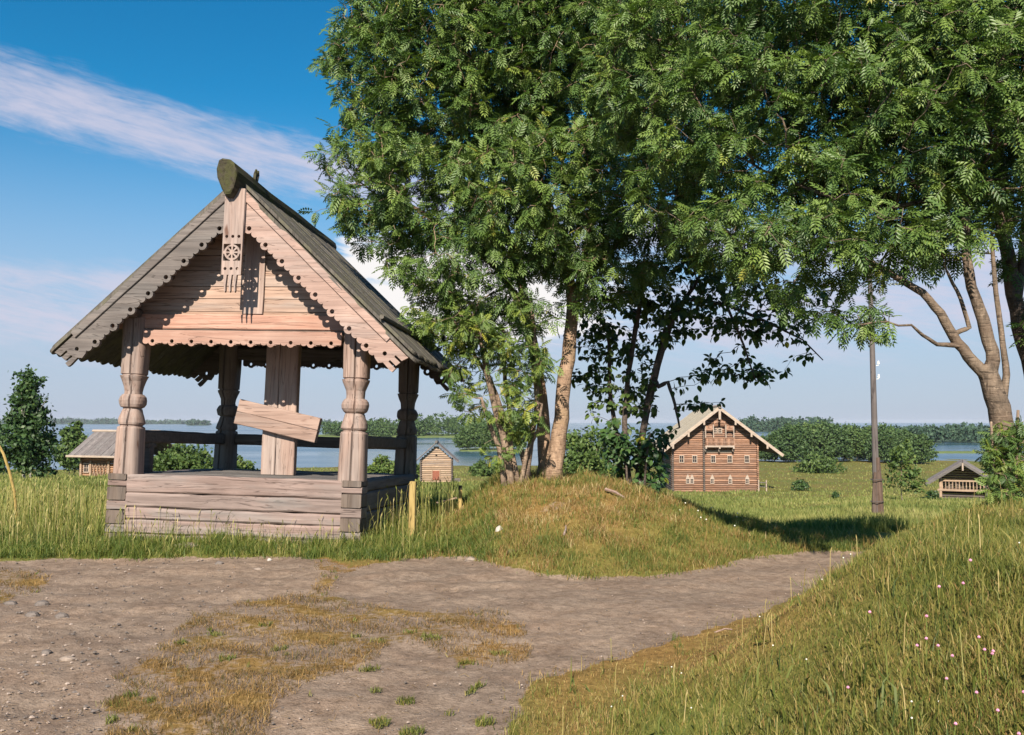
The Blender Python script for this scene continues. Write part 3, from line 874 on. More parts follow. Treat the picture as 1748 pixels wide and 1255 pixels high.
AP = 4.37; SLP = .932; PHI = math.atan(SLP)
CP, SP = math.cos(PHI), math.sin(PHI)
def lace_edge(x0, x1, w, p, ph=0.0, lobe=.20, small=.145, flat=.75):
    """scalloped lower edge from x1 back to x0 and its holes"""
    pts, holes = [], []
    n = max(1, int(round((x1 - x0) / p))); p = (x1 - x0) / n
    for i in range(n):
        cx = x0 + (i + .5) * p
        for c, r, f in ((cx - .345 * p, small * p, flat), (cx, lobe * p, 1.0), (cx + .345 * p, small * p, flat)):
            for k in range(7):
                a = PI + PI * k / 6
                pts.append((c + r * math.cos(a), -w + r * f * math.sin(a)))
        holes.append(circ(cx, -w + .01, .098 * p, 12))
    return pts, holes
def barge(yb, side, mat):
    L = 2.20 / CP; w = .26
    lo, hs_ = lace_edge(w * SP / CP + .10, L - .30, w, .292)
    q = [(L - .27, -w - .02), (L - .2, -w - .035), (L - .16, -w + .01), (L - .04, -w), (L, -w * .98), (L, -w * .76), (L - .12, -w * .76), (L - .12, -w * .66), (L - .02, -w * .66), (L - .01, -w * .42), (L - .11, -w * .42), (L - .11, -w * .32), (L - .01, -w * .32), (L + .02, 0)]
    out = [(0, 0), (w * SP / CP, -w)] + lo + q
    hs_ = hs_ + [circ(L - .22, -w * .62, .027, 12)]
    e = Vector((side * CP, 0, -SP)); n = Vector((side * SP, 0, CP)); z = e.cross(n)
    M = Matrix.Identity(4)
    for i in range(3): M[i][0], M[i][1], M[i][2] = e[i], n[i], z[i]
    M.translation = Vector((0, yb, AP))
    o = cut_board('barge_board', out, hs_, .045, M, mat, pav)
    # fascia lath over the upper edge of the board
    mb = MB()
    yo = yb - .036 if yb < 1 else yb + .036
    mb.beam(Vector((side * .10, yo, AP - .10 * SLP)) + n * -.002, Vector((0, yo, AP)) + e * (L * .90) + n * -.002, .022, .095, .006, 10, .003, up=n)
    mb.build('fascia', mat, o)
    return o
BY = -.50
W_BL = wood('grey_barge_wood_left', (0.090, 0.075, 0.069), (0.150, 0.129, 0.120), (0.216, 0.183, 0.165), 'x', crack=.5, isl=.1)
tag(barge(BY, -1, W_BL), 'darker grey weathered barge board')
barge(BY, 1, W_PINK)
barge(DP + .20, -1, W_DARK); barge(DP + .20, 1, W_DARK)

# roof planks with rounded ends
for side in (-1, 1):
    e = Vector((side * CP, 0, -SP)); n = Vector((side * SP, 0, CP)); yv = Vector((0, 1, 0))
    mb = MB()
    for layer in range(2):
        y = BY - .05 + layer * .06
        while y < DP + .26:
            w = random.uniform(.14, .18)
            L = 2.27 / CP + random.uniform(-.03, .03) - layer * .035
            off = .012 + layer * .047 + random.uniform(0, .008)
            M = Matrix.Identity(4)
            for i in range(3): M[i][0], M[i][1], M[i][2] = e[i], n[i], yv[i]
            M.translation = Vector((0, y, AP)) + n * off
            hw_ = w / 2 - .004
            tipp = [(L - hw_ * 1.1 + hw_ * 1.1 * math.sin(a), hw_ + .004 - hw_ * math.cos(a)) for a in [PI * k / 8 for k in range(9)]]
            mb.prism([(0, .004)] + tipp + [(0, w - .004)], M, .036)
            y += w
    o = mb.build('roof_slope', W_ROOF, pav)
    # stopper lath across the lower edge of the boards
    mb = MB()
    pL = Vector((0, 0, AP)) + e * (1.80 / CP) + n * .125
    mb.beam(pL + yv * (BY - .05), pL + yv * (DP + .20), .05, .05, .012, 6, .004)
    if side > 0: mb.build('roof_lath', W_ROOF, o)
    # purlins below
    for q in (.55, 1.05):
        mb = MB()
        c_ = Vector((0, 0, AP)) + e * (q / CP) - n * .06
        mb.beam(c_ + yv * (BY + .04), c_ + yv * (DP + .16), .11, .11, .03, 4, .004)
        mb.build('purlin', W_DARK, pav)
# ridge log with its blunt front end
mb = MB()
rs = []
for y, k, dz in ((-.74, .84, .03), (-.73, .95, .025), (-.69, 1.0, .015), (-.58, 1.0, .01), (-.3, .93, .0), (.4, .86, -.01), (1.4, .84, .0), (2.2, .80, -.01), (2.8, .76, 0), (3.22, .74, 0)):
    sec = [(-.04, -.185), (.04, -.185), (.10, -.11), (.14, .0), (.145, .08), (.115, .16), (.05, .205), (-.05, .215), (-.12, .19), (-.15, .10), (-.145, .0), (-.10, -.11)]
    rs.append([(x * k * .86 - .03 * (y < -.4) + random.uniform(-.006, .006), y - (z_ * .22 if y < -.5 else 0) + random.uniform(-.004, .004), AP + .03 + dz + z_ * k * 1.08 + random.uniform(-.006, .006)) for x, z_ in sec])
mb.rings(rs)
rl = mb.build('ridge_log', W_RIDGE, pav, smooth=False)
mb = MB()
for yq in (-.16, -.10):
    mb.tube([(.07, yq, AP + .18), (.10 + yq * .2, yq + .02, AP + .28), (.09, yq, AP + .33)], [.022, .02, .012], 6)
mb.build('ridge_peg', W_RIDGE, rl)
# gable of horizontal planks, front and back
for yg, th in ((-.055, .06), (DP + .02, .06)):
    mb = MB()
    zs = [2.665, 2.90, 3.065, 3.22, 3.42, 3.62, 3.82, 4.02, 4.27]
    for a, b_ in zip(zs[:-1], zs[1:]):
        xa, xb_ = (AP - a) / SLP - .06, (AP - b_) / SLP - .06
        dy = random.uniform(-.005, .005)
        M = Matrix.Translation((0, yg + dy, 0))
        mb.prism([(-xa, a + .004), (xa, a + .004), (xb_, b_ - .004), (-xb_, b_ - .004)], M, th)
    mb.build('gable_wall', W_WARM if yg < 1 else W_DARK, pav)
mb = MB(); mb.box(-1.78, 1.78, -.10, -.062, 2.672, 2.86, .012, 14, .004)
mb.build('gable_sill_board', W_LACE, pav)
mb = MB(); mb.box(-.03, .235, -.095, -.063, 2.87, 4.02, .006, 5, .002, axis='z')
mb.build('gable_board', W_CROSS, pav)
# lace boards on the tie beams
for yb, mt in ((-.14, W_LACE), (DP + .12, W_DARK)):
    lo, hs_ = lace_edge(-1.285, 1.285, .15, .262, lobe=.2, small=.15)
    out = [(-1.285, .0), (-1.285, -.13)] + lo + [(1.285, -.13), (1.285, .0)]
    M = Matrix(((1, 0, 0, 0), (0, 0, -1, yb), (0, 1, 0, 2.645), (0, 0, 0, 1)))
    cut_board('lace_board', out, hs_, .035, M, mt, pav)
# pendant board under the ridge
zt, zb = 4.33, 3.27
out = [(-.125, zt), (-.125, zb)]
for i in range(3):
    c_ = -.062 + i * .062
    out += [(c_ - .028, zb), (c_ - .024, zb - .08), (c_ - .018, zb - .13), (c_ - .012, zb - .19), (c_ - .002, zb - .215), (c_ + .006, zb - .19), (c_ + .002, zb - .13), (c_ + .008, zb - .07), (c_ + .012, zb)]
out += [(.125, zb), (.125, zt)]
holes = []
for zr in (3.74, 3.345):
    for i in (-1, 0, 1): holes.append(circ(i * .076, zr, .02, 10))
wz = 3.545
for k in range(8):
    a0, a1 = 2 * PI * k / 8 + .15, 2 * PI * (k + 1) / 8 - .15
    holes.append(circ(0, wz, .074, 5, a0, a1, True) + list(reversed(circ(0, wz, .030, 3, a0 + .12, a1 - .12, True))))
for q4 in range(4):
    b0 = PI / 4 + q4 * PI / 2
    cs, sn = math.copysign(.108, math.cos(b0)), math.copysign(.104, math.sin(b0))
    arc = circ(0, wz, .097, 7, b0 - .60, b0 + .60, True)
    holes.append([(cs if abs(p[1] - wz) < abs(p[0]) else p[0], p[1] if abs(p[1] - wz) < abs(p[0]) else wz + sn) for p in (arc[0],)] + arc + [(cs if abs(p[1] - wz) < abs(p[0]) else p[0], p[1] if abs(p[1] - wz) < abs(p[0]) else wz + sn) for p in (arc[-1],)] + [(cs, wz + sn)])
M = Matrix(((1, 0, 0, .015), (0, 0, -1, BY - .065), (0, 1, 0, 0), (0, 0, 0, 1)))
W_PEND = wood('pendant_board_wood', (0.216, 0.147, 0.123), (0.318, 0.225, 0.189), (0.384, 0.276, 0.237), 'z', crack=.3, isl=.1)
cut_board('pendant_board', out, holes, .04, M, W_PEND, pav)

# ------------------------------------------------------------------ cross standing in the pavilion
cr = empty('wooden_cross')
cr.matrix_world = Matrix.Translation(pav.location) @ pav.rotation_euler.to_matrix().to_4x4() @ Matrix.Translation((.15, .95, 0))
tag(cr, 'broad plank cross with a slanting crossbar standing on the pavilion floor', 'cross')
mb = MB()
mb.box(-.232, -.040, -.05, .07, .842, 3.4, .01, 10, .003, axis='z')
mb.box(-.034, .222, -.053, .07, .842, 3.4, .01, 10, .003, axis='z')
mb.build('upright', W_CROSS, cr)
mb = MB()
d = Vector((math.cos(R(11.8)), 0, -math.sin(R(11.8)))); c_ = Vector((.0, -.105, 1.56)); u_ = Vector((d.z * -1, 0, d.x))
for o_, h_ in ((.085, .165), (-.085, .165)):
    mb.beam(c_ - d * .575 + u_ * o_, c_ + d * .575 + u_ * o_, .10, h_, .008, 8, .003, up=u_)
mb.build('crossbar', W_CROSSX, cr)

# ------------------------------------------------------------------ posts, sticks, stones
W_YEL = wood('pale_yellow_post', (0.252, 0.174, 0.054), (0.360, 0.258, 0.093), (0.420, 0.318, 0.132), 'z', crack=.3, grey=0.10)
g = ground_at(704, 11.4)
o = MB()
o.beam(Vector((g.x, g.y, g.z - .1)), Vector((g.x + .012, g.y + .01, P(704, 822, 11.4).z)), .078, .078, .008, 5, .003, up=(.2, 1, 0))
tag(o.build('marker_post', W_YEL), 'square pale yellow post standing in grass at the pavilion right corner', 'post')
g = ground_at(786, 13.2)
st = empty('stake', g); tag(st, 'short yellow stake with a dark top and leaning rod, left of the mound', 'stake')
hh = P(786, 836, 13.2).z - g.z
mb = MB(); mb.beam((0, 0, -.1), (0, 0, hh), .05, .05, .008, 3, .003, up=(0, 1, 0)); mb.build('shaft', W_YEL, st)
mb = MB(); mb.beam((0, 0, hh), (0, 0, hh + .06), .055, .055, .008, 1, 0, up=(0, 1, 0)); mb.build('cap', W_RIDGE, st)
mb = MB(); mb.tube([(-.34, .02, hh * .38), (-.05, -.02, hh * .62)], [.014, .012], 6); mb.build('rod', W_CROSSX, st)
mb = MB()
pts = [P(30, 872, 13.2), P(24, 838, 13.2), P(16, 805, 13.2), P(6, 775, 13.2), P(-6, 752, 13.2), P(-22, 735, 13.2)]
pts[0].z = Hs(pts[0].x, 13.2) - .03
mb.tube(pts, [.022, .021, .02, .019, .017, .014], 7)
tag(mb.build('leaning_pole', W_YEL), 'bent yellow pole leaning out of the tall grass at the left edge', 'pole')

M_STONE = plain('pale_stone', (.23, .185, .155), .9, .3, 14)
M_STONEG = plain('grey_stone', (.13, .11, .10), .9, .35, 14)
M_STONEW = plain('white_stone', (.40, .36, .33), .85, .2, 14)
def rock(mb, c, rx, ry, rz, rot=0.0, n=9, rough=.2):
    rs = []
    for i in range(6):
        th = PI * (i + .35) / 5.7
        rs.append([(c[0] + math.cos(a + rot) * rx * math.sin(th) * (1 + random.uniform(-rough, rough)), c[1] + math.sin(a + rot) * ry * math.sin(th) * (1 + random.uniform(-rough, rough)), c[2] + rz * math.cos(th) * (1 + random.uniform(-rough, rough) * .6)) for a in [2 * PI * j / n for j in range(n)]])
    mb.rings(rs)
def stone(px, py, Y, rx, ry, rz, mat, label, rot=0):
    x = P(px, py, Y).x
    mb = MB(); rock(mb, (0, 0, 0), rx, ry, rz, rot)
    o = mb.build('stone', mat)
    o.location = (x, Y, Hs(x, Y) - .012 + rz * .05)
    tag(o, label, 'stone')
stone(320, 929, 10.85, .16, .09, .05, M_STONE, 'flat pale slab of stone lying in grass under the front log wall')
stone(852, 893, 10.9, .045, .04, .055, M_STONEW, 'upright whitish stone on the left face of the grassy mound')
stone(786, 899, 11.1, .04, .03, .025, M_STONEW, 'small bright white stone in grass near the leaning rod of the stake')
stone(804, 946, 10.35, .075, .05, .04, M_STONE, 'pale pinkish stone at the path edge below the mound left foot')
stone(874, 951, 10.2, .07, .05, .03, M_STONEG, 'low grey stone at the foot of the mound beside the path')
stone(374, 970, 10.0, .05, .035, .03, M_STONEG, 'grey stone on the path in front of the pavilion middle')
stone(460, 953, 10.4, .028, .025, .022, M_STONEW, 'little white pebble by the grass edge in front of the pavilion')
stone(440, 983, 9.7, .05, .03, .016, M_STONE, 'reddish flat pebble on the path in front of the right front post')
stone(105, 1062, 7.3, .05, .04, .03, M_STONEG, 'dark angular stone in the bare soil at left')
stone(55, 1052, 7.4, .06, .045, .03, M_STONEG, 'dark stone near the left edge of the bare soil')
stone(18, 1026, 7.9, .06, .04, .025, M_STONEG, 'dark stone touching the dry tuft at the left edge')
stone(72, 1027, 7.85, .06, .05, .03, M_STONEG, 'dark rounded stone just in front of the dry tuft at left')
stone(116, 1112, 6.1, .05, .035, .02, M_STONE, 'brownish stone beside a small green weed at left')
stone(80, 1102, 6.25, .035, .03, .022, M_STONEG, 'small grey stone left of the brownish stone in the soil')
# loose gravel of the path
mb = MB()
xg, yg = sample(9000, 4.3, 11.5, -.62, .42)
sg, dg_, spg, pxg, pyg = cover(xg, yg)
zg = H(xg, yg)
cnt = 0
for x, y, z, s_, dd_, p_ in zip(xg, yg, zg, sg, dg_, pxg):
    if s_ < .8 or dd_: continue
    if random.random() < (.6 if p_ < 420 else .8): continue
    r = random.choice((.004, .005, .006, .007, .011)) * (1.3 if p_ < 420 else .8) * random.uniform(.7, 1.2)
    mb.mi = random.choice((0, 0, 1))
    rs = []
    for i in range(3):
        th = PI * (i + .5) / 3
        rs.append([(x + math.cos(a) * r * math.sin(th) * random.uniform(.7, 1.3), y + math.sin(a) * r * math.sin(th) * random.uniform(.7, 1.3), z - .012 + r * .6 * math.cos(th)) for a in (0, 1.25, 2.5, 3.8, 5.0)])
    mb.rings(rs); cnt += 1
tag(mb.build('gravel', [M_STONEG, plain('tan_gravel', (.30, .24, .205), .9)]), kind='stuff')
# sticks lying on the mound
def stick(p0, p1, r, label):
    a = Vector((P(*p0).x, p0[2], 0)); b_ = Vector((P(*p1).x, p1[2], 0))
    a.z = Hs(a.x, a.y) + .05; b_.z = Hs(b_.x, b_.y) + .045
    mid = (a + b_) / 2 + Vector((.01, 0, .015))
    mb = MB(); mb.tube([a, mid, b_], [r, r * .9, r * .6], 6)
    tag(mb.build('stick', W_CROSSX), label, 'stick')
stick((1034, 860, 12.0), (1066, 876, 11.7), .02, 'short pale stick lying on top of the mound below the trees')
stick((963, 942, 10.3), (966, 924, 10.6), .013, 'thin pale twig sticking up on the front slope of the mound')
stick((1220, 1074, 6.6), (1250, 1076, 6.55), .006, 'straw coloured twig lying at the right edge of the path')

# ------------------------------------------------------------------ utility pole
g = ground_at(1494, 25)
up = empty('utility_pole', g); tag(up, 'tall grey wooden pole with a splinted foot in the field right of the log house', 'pole')
W_POLE = wood('grey_pole_wood', (0.072, 0.060, 0.060), (0.120, 0.102, 0.099), (0.174, 0.150, 0.141), 'z', sc=.6)
top = P(1489, 330, 25).z - g.z
mb = MB(); mb.tube([(0, 0, -.2), (-.005, 0, 2), (-.02, 0, top * .6), (-.07, 0, top)], [.105, .084, .066, .05], 10, .02); mb.build('shaft', W_POLE, up)
W_SPL = wood('brown_splint_wood', (0.072, 0.045, 0.033), (0.114, 0.075, 0.057), (0.162, 0.111, 0.090), 'z', sc=.7)
mb = MB(); mb.tube([(.08, -.05, -.2), (.055, -.06, 1.0), (.03, -.07, 1.75)], [.105, .085, .055], 9, .03)
mb.tube([(-.09, -.03, -.2), (-.065, -.04, .8), (-.04, -.05, 1.35)], [.08, .065, .04], 9, .03); mb.build('splint', W_SPL, up)
M_WIRE = plain('wire', (.08, .07, .065), .6); M_PORC = plain('porcelain', (.75, .74, .70), .3, .1)
for zz in (.55, 1.15):
    mb = MB(); mb.tube([(.17 * math.cos(a), -.05 + .165 * math.sin(a), zz + .01 * math.sin(3 * a)) for a in [2 * PI * k / 12 for k in range(13)]], .012, 5)
    mb.build('wire_tie', M_WIRE, up)
for zz, sx_ in ((P(1496, 622, 25).z - g.z, 1), (P(1497, 645, 25).z - g.z, 1)):
    mb = MB(); mb.tube([(.06, -.04, zz - .04), (.12, -.05, zz - .03), (.12, -.05, zz)], .01, 5); mb.rings([[(.12 + r * math.cos(a), -.05 + r * math.sin(a), zz + h_) for a in [2 * PI * k / 8 for k in range(8)]] for h_, r in ((0, .03), (.03, .035), (.05, .02), (.07, .03), (.09, .015))])
    mb.build('insulator', M_PORC, up)

# ------------------------------------------------------------------ log buildings
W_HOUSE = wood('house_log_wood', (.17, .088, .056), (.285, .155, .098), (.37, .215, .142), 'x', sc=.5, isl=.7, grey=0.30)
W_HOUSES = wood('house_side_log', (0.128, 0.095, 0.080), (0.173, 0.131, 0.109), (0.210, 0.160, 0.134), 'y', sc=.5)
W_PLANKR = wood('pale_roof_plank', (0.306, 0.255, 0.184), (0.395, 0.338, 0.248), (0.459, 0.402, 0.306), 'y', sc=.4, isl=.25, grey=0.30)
W_TRIM = wood('pale_trim', (0.293, 0.223, 0.178), (0.370, 0.293, 0.235), (0.433, 0.357, 0.293), 'x', sc=.6, grey=0.35)
W_LIGHT = wood('light_log_wood', (.25, .17, .115), (.36, .25, .172), (.44, .32, .23), 'x', sc=.5, isl=.4, grey=0.30)
W_ORANGE = wood('orange_log_wood', (.205, .108, .06), (.30, .168, .098), (.37, .225, .14), 'x', sc=.5, isl=.4, grey=0.15)
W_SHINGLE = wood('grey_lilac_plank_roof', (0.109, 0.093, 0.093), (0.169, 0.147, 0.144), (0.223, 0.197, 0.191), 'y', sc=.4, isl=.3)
M_GLASS, tg, bg_ = material('window_glass')
bg_.inputs['Base Color'].default_value = (.015, .016, .02, 1); bg_.inputs['Roughness'].default_value = .2; bg_.inputs['Specular IOR Level'].default_value = .15
M_VOID = plain('dark_opening', (0.019, 0.015, 0.013), .9)
M_DOOR = plain('red_brown_door', (0.210, 0.076, 0.048), .8)

def roof_slope(mb, ridge_z, x_r, ex, ez, y0, y1, th=.12, w=.5):
    """planks from the ridge (x_r, ridge_z) to the eave (ex, ez) along y0..y1"""
    y = y0
    while y < y1 - .01:
        q = min(w, y1 - y)
        dz = random.uniform(-.015, .015)
        a, b_ = Vector((x_r, y + q / 2, ridge_z + dz)), Vector((ex, y + q / 2, ez + dz))
        b_ = b_ + (b_ - a).normalized() * random.uniform(-.06, .06)
        nrm = Vector((0, 1, 0)).cross(b_ - a).normalized()
        if nrm.z < 0: nrm.negate()
        mb.beam(a + nrm * th / 2, b_ + nrm * th / 2, q - .015, th, .02, 1, 0, up=nrm)
        y += q
# --- big peasant house
g = ground_at(1220, 116)
hs = empty('log_house', (g.x, g.y, -7.42)); hs.rotation_euler.z = R(-3.0)
tag(hs, 'large brown log house with a balcony in its gable and a pale plank roof', 'house')
W2, WZ, RZ, RX = 5.5, 6.9, 10.75, .45
SL = (RZ - 4.85) / 7.75
def top_at(x): return RZ - abs(x - RX) * SL
mb = MB(); z = 0; lh = .27
while z < RZ - .5:
    zc = z + lh / 2
    xl, xr = max(-W2, RX - (RZ - z - lh) / SL), min(W2, RX + (RZ - z - lh) / SL)
    if xr - xl > .3: mb.beam((xl, .12, zc), (xr, .12, zc), .30, lh - .01, .09, 3, .008)
    z += lh
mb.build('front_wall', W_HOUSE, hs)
for s_ in (-1, 1):
    mb = MB(); z = 0
    while z < top_at(s_ * W2) - .25:
        mb.beam((s_ * (W2 - .12), .28, z + lh / 2), (s_ * (W2 - .12), 17, z + lh / 2), .3, lh - .01, .09, 2, .01); z += lh
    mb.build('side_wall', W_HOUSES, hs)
mb = MB(); z = 0
while z < RZ - .6:
    xl, xr = max(-W2, RX - (RZ - z - lh) / SL), min(W2, RX + (RZ - z - lh) / SL)
    if xr - xl > .3: mb.beam((xl, 17, z + lh / 2), (xr, 17, z + lh / 2), .3, lh - .01, .09, 1)
    z += lh
mb.build('back_wall', W_HOUSES, hs)
for cx in (-W2 + .14, -1.42, W2 - .14):
    mb = MB(); z = 0
    while z < min(top_at(cx) - .3, 8.8):
        mb.beam((cx, -.28, z + lh / 2), (cx, .30, z + lh / 2), .28, lh - .02, .1); z += lh
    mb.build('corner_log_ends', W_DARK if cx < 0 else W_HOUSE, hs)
for s_ in (-1, 1):
    mb = MB(); roof_slope(mb, RZ, RX, RX + s_ * 7.75, 4.85, -1.25, 18.2, .13, .55)
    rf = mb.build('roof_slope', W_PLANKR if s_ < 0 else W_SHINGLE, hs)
    mb = MB()
    a, b_ = Vector((RX, -1.33, RZ - .08)), Vector((RX + s_ * 7.85, -1.33, 4.78 - .08))
    nrm = Vector((0, 1, 0)).cross(b_ - a).normalized(); nrm = nrm if nrm.z > 0 else -nrm
    mb.beam(a, b_, .07, .36, .02, 6, .006, up=nrm); mb.build('barge_board', W_TRIM, rf)
    for q in (.25, .5, .75):
        mb = MB(); c_ = a.lerp(b_, q)
        mb.beam(c_ + Vector((0, -.06, -.1)), c_ + Vector((0, -.06, -.62)), .07, .24, .02, 1, 0, up=(1, 0, 0)); mb.build('carved_pendant', W_TRIM, rf)
mb = MB(); mb.tube([(RX, -1.75, RZ + .18), (RX, 18.4, RZ + .12)], [.2, .16], 8); mb.build('ridge_log', W_TRIM, hs)
mb = MB(); mb.beam((RX, -1.42, RZ - .05), (RX, -1.42, RZ - 1.5), .08, .3, .03, 1, 0, up=(1, 0, 0)); mb.build('ridge_pendant', W_TRIM, hs)
def window(par, x, z, w, h, y=-.06, peak=False, frame=W_TRIM):
    mb = MB(); f = .10
    mb.box(x - w / 2 - f, x + w / 2 + f, y - .06, y + .02, z - h / 2 - f, z - h / 2, .015)
    mb.box(x - w / 2 - f, x + w / 2 + f, y - .06, y + .02, z + h / 2, z + h / 2 + f, .015)
    for s_ in (-1, 1):
        mb.box(*sorted((x + s_ * w / 2, x + s_ * (w / 2 + f))), y - .05, y + .02, z - h / 2, z + h / 2, .015, axis='z')
    mb.box(x - .03, x + .03, y - .03, y + .02, z - h / 2, z + h / 2, .008, axis='z')
    mb.box(x - w / 2, x + w / 2, y - .032, y + .018, z - .03, z + .03, .008)
    if peak:
        mb.prism([(x - w / 2 - f, z + h / 2 + f), (x + w / 2 + f, z + h / 2 + f), (x + .12, z + h / 2 + f + .3), (x, z + h / 2 + f + .5), (x - .12, z + h / 2 + f + .3)], Matrix.Translation((0, y - .05, 0)), .06)
    wn_ = mb.build('window', frame, par)
    mb = MB(); mb.add([(x - w / 2, y + .008, z - h / 2), (x + w / 2, y + .008, z - h / 2), (x + w / 2, y + .008, z + h / 2), (x - w / 2, y + .008, z + h / 2)], [(0, 1, 2, 3)])
    mb.build('pane', M_GLASS, wn_)
for px_ in (1164, 1186, 1217, 1245, 1273.5):
    window(hs, (px_ - 1220) / 13.3, (838 - 782) / 13.3, .44, .78)
for px_ in (1174, 1181, 1215, 1245, 1273.5):
    window(hs, (px_ - 1220) / 13.3, (838 - 819) / 13.3, .30, .52, peak=True)
for px_ in (1222, 1230):
    window(hs, (px_ - 1221) / 13.3, (838 - 734) / 13.3, .34, .5)
bal = MB()
bx0, bx1, bz0, bz1 = -1.35, 2.3, 5.85, 6.95
bal.box(bx0, bx1, -1.05, -.03, bz0 - .12, bz0, .02)
bal.box(bx0, bx1, -1.05, -.95, bz0, bz0 + .1, .02)
bo = bal.build('balcony', W_TRIM, hs)
mb = MB(); 
mb.box(bx0, bx1, -1.06, -.96, bz1 - .1, bz1, .02); mb.box(bx0, bx1, -1.05, -.97, bz0 + .5, bz0 + .58, .02)
x = bx0 + .05
while x < bx1:
    mb.box(x, x + .12, -1.03, -.99, bz0 + .1, bz1 - .1, .01, axis='z'); x += .155
for xs_ in (bx0, bx1 - .06):
    mb.box(xs_, xs_ + .06, -.96, -.1, bz1 - .1, bz1, .02, axis='y')
mb.build('railing', W_HOUSE, bo)
for xx in (bx0 + .06, -.30, 1.25, bx1 - .06):
    mb = MB(); mb.beam((xx, -1.01, bz1), (xx, -1.01, 8.35 if abs(xx - .45) > 1 else 8.6), .13, .13, .03, 1, 0, up=(0, 1, 0)); mb.build('column', W_TRIM, bo)
for a, b_, top_ in ((bx0, -.3, 8.35), (-.3, 1.25, 8.95), (1.25, bx1, 8.35)):
    mb = MB(); c_ = (a + b_) / 2; r = (b_ - a) / 2 - .06
    arc = [(c_ + r * math.cos(PI * k / 8), top_ - .42 + r * .55 * math.sin(PI * k / 8)) for k in range(9)]
    for k in range(8):
        (xa, za), (xb_, zb_) = arc[k], arc[k + 1]
        mb.prism([(xa, za), (xa, top_ + .1), (xb_, top_ + .1), (xb_, zb_)], Matrix.Translation((0, -1.04, 0)), .07)
    mb.build('arch', W_HOUSE, bo)
for xx in (bx0 + .1, .45, bx1 - .1):
    mb = MB(); mb.beam((xx, -1.12, bz0 - .2), (xx, .0, bz0 - .2), .2, .2, .04); mb.beam((xx, -.7, bz0 - .5), (xx, .0, bz0 - .5), .2, .24, .04); mb.build('bracket', W_TRIM, bo)
mb = MB(); mb.box(-1.2, 2.1, -.09, -.035, 5.02, 5.3, .015); mb.build('trim_board', W_TRIM, hs)

# --- small granary behind the pavilion
g = ground_at(745, 103)
sh = empty('shed', (g.x, g.y, P(745, 824, 103).z)); sh.rotation_euler.z = R(3)
tag(sh, 'small pale log shed with a steep gable and red door, between pavilion and trees', 'shed')
sc = 15.0
mb = MB(); z = 0; lh = .24; w2 = 1.85; sl = (4.4 - 2.3) / 2.35
while z < 4.2:
    xw = min(w2, (4.35 - z - lh) / sl)
    if xw > .12: mb.beam((-xw, 0, z + lh / 2), (xw, 0, z + lh / 2), .22, lh - .015, .07, 3, .006)
    z += lh
mb.build('front_wall', W_LIGHT, sh)
for s_ in (-1, 1):
    mb = MB(); z = 0
    while z < 2.5:
        mb.beam((s_ * (w2 - .1), -.32, z + lh / 2), (s_ * (w2 - .1), 4.4, z + lh / 2), .22, lh - .015, .08); z += lh
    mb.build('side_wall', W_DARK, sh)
    mb = MB(); roof_slope(mb, 4.45, 0, s_ * 2.42, 4.45 - 2.42 * sl, -.75, 5.0, .1, .4)
    mb.build('roof_slope', W_SHINGLE, sh)
mb = MB(); mb.tube([(0, -1.1, 4.62), (0, 5.1, 4.55)], [.16, .13], 7); mb.build('ridge_log', W_GREY, sh)
mb = MB(); mb.box(-.42, .36, -.17, -.115, .32, 1.35, .02); dr_o = mb.build('door', M_DOOR, sh)
mb = MB(); mb.box(-.52, -.43, -.19, -.112, .3, 1.45, .01, axis='z'); mb.build('door_post', W_LIGHT, dr_o)
mb = MB(); mb.box(.37, .46, -.19, -.112, .3, 1.45, .01, axis='z'); mb.build('door_post', W_LIGHT, dr_o)
mb = MB(); mb.box(-.1, .1, -.15, -.112, 3.0, 3.2, .01); mb.build('vent_hole', M_VOID, sh)
mb = MB(); mb.box(-.6, .55, -.55, -.13, -.05, .12, .02); mb.build('step', W_LIGHT, sh)
wp = empty('wood_pile', sh.matrix_world @ Vector((0, 0, 0))); wp.rotation_euler.z = R(3); wp.location = sh.location
tag(wp, 'low pile of grey logs lying against the right wall of the pale shed', 'logs')
for k in range(5):
    mb = MB(); mb.beam((2.0, .3 + k * .22, .12), (2.75, .3 + k * .22, .12), .2, .2, .06); mb.build('log', W_GREY, wp)
for k in range(4):
    mb = MB(); mb.beam((2.0, .41 + k * .22, .31), (2.7, .41 + k * .22, .31), .2, .2, .06); mb.build('log', W_GREY, wp)

# --- long low barn at left
g = ground_at(175, 88)
ba = empty('storehouse', (P(175, 800, 88).x, 88, P(175, 818, 88).z)); ba.rotation_euler.z = R(-22)
tag(ba, 'low orange log storehouse under a grey plank roof, left of the pavilion', 'storehouse')
mb = MB(); z = 0; lh = .22
while z < 2.15:
    mb.beam((-2.7, 0, z + lh / 2), (4.0, 0, z + lh / 2), .2, lh - .015, .07, 4, .006); z += lh
mb.build('front_wall', W_ORANGE, ba)
for xx in (-2.6, 3.9):
    mb = MB(); z = 0
    while z < 2.1:
        mb.beam((xx, -.25, z + lh / 2), (xx, 4.2, z + lh / 2), .2, lh - .02, .07); z += lh
    mb.build('side_wall', W_ORANGE, ba)
mb = MB(); roof_slope(mb, 4.35, 0, 0, 0, 0, 0)
def slope_x(mb, x0, x1, yr, zr, ye, ze, w=.42, th=.1):
    x = x0
    while x < x1 - .01:
        dz = random.uniform(-.02, .02)
        a, b_ = Vector((x + w / 2, yr, zr + dz)), Vector((x + w / 2, ye + random.uniform(-.05, .05), ze + dz))
        nrm = Vector((1, 0, 0)).cross(b_ - a).normalized(); nrm = nrm if nrm.z > 0 else -nrm
        mb.beam(a, b_, w - .015, th, .02, 1, 0, up=nrm); x += w
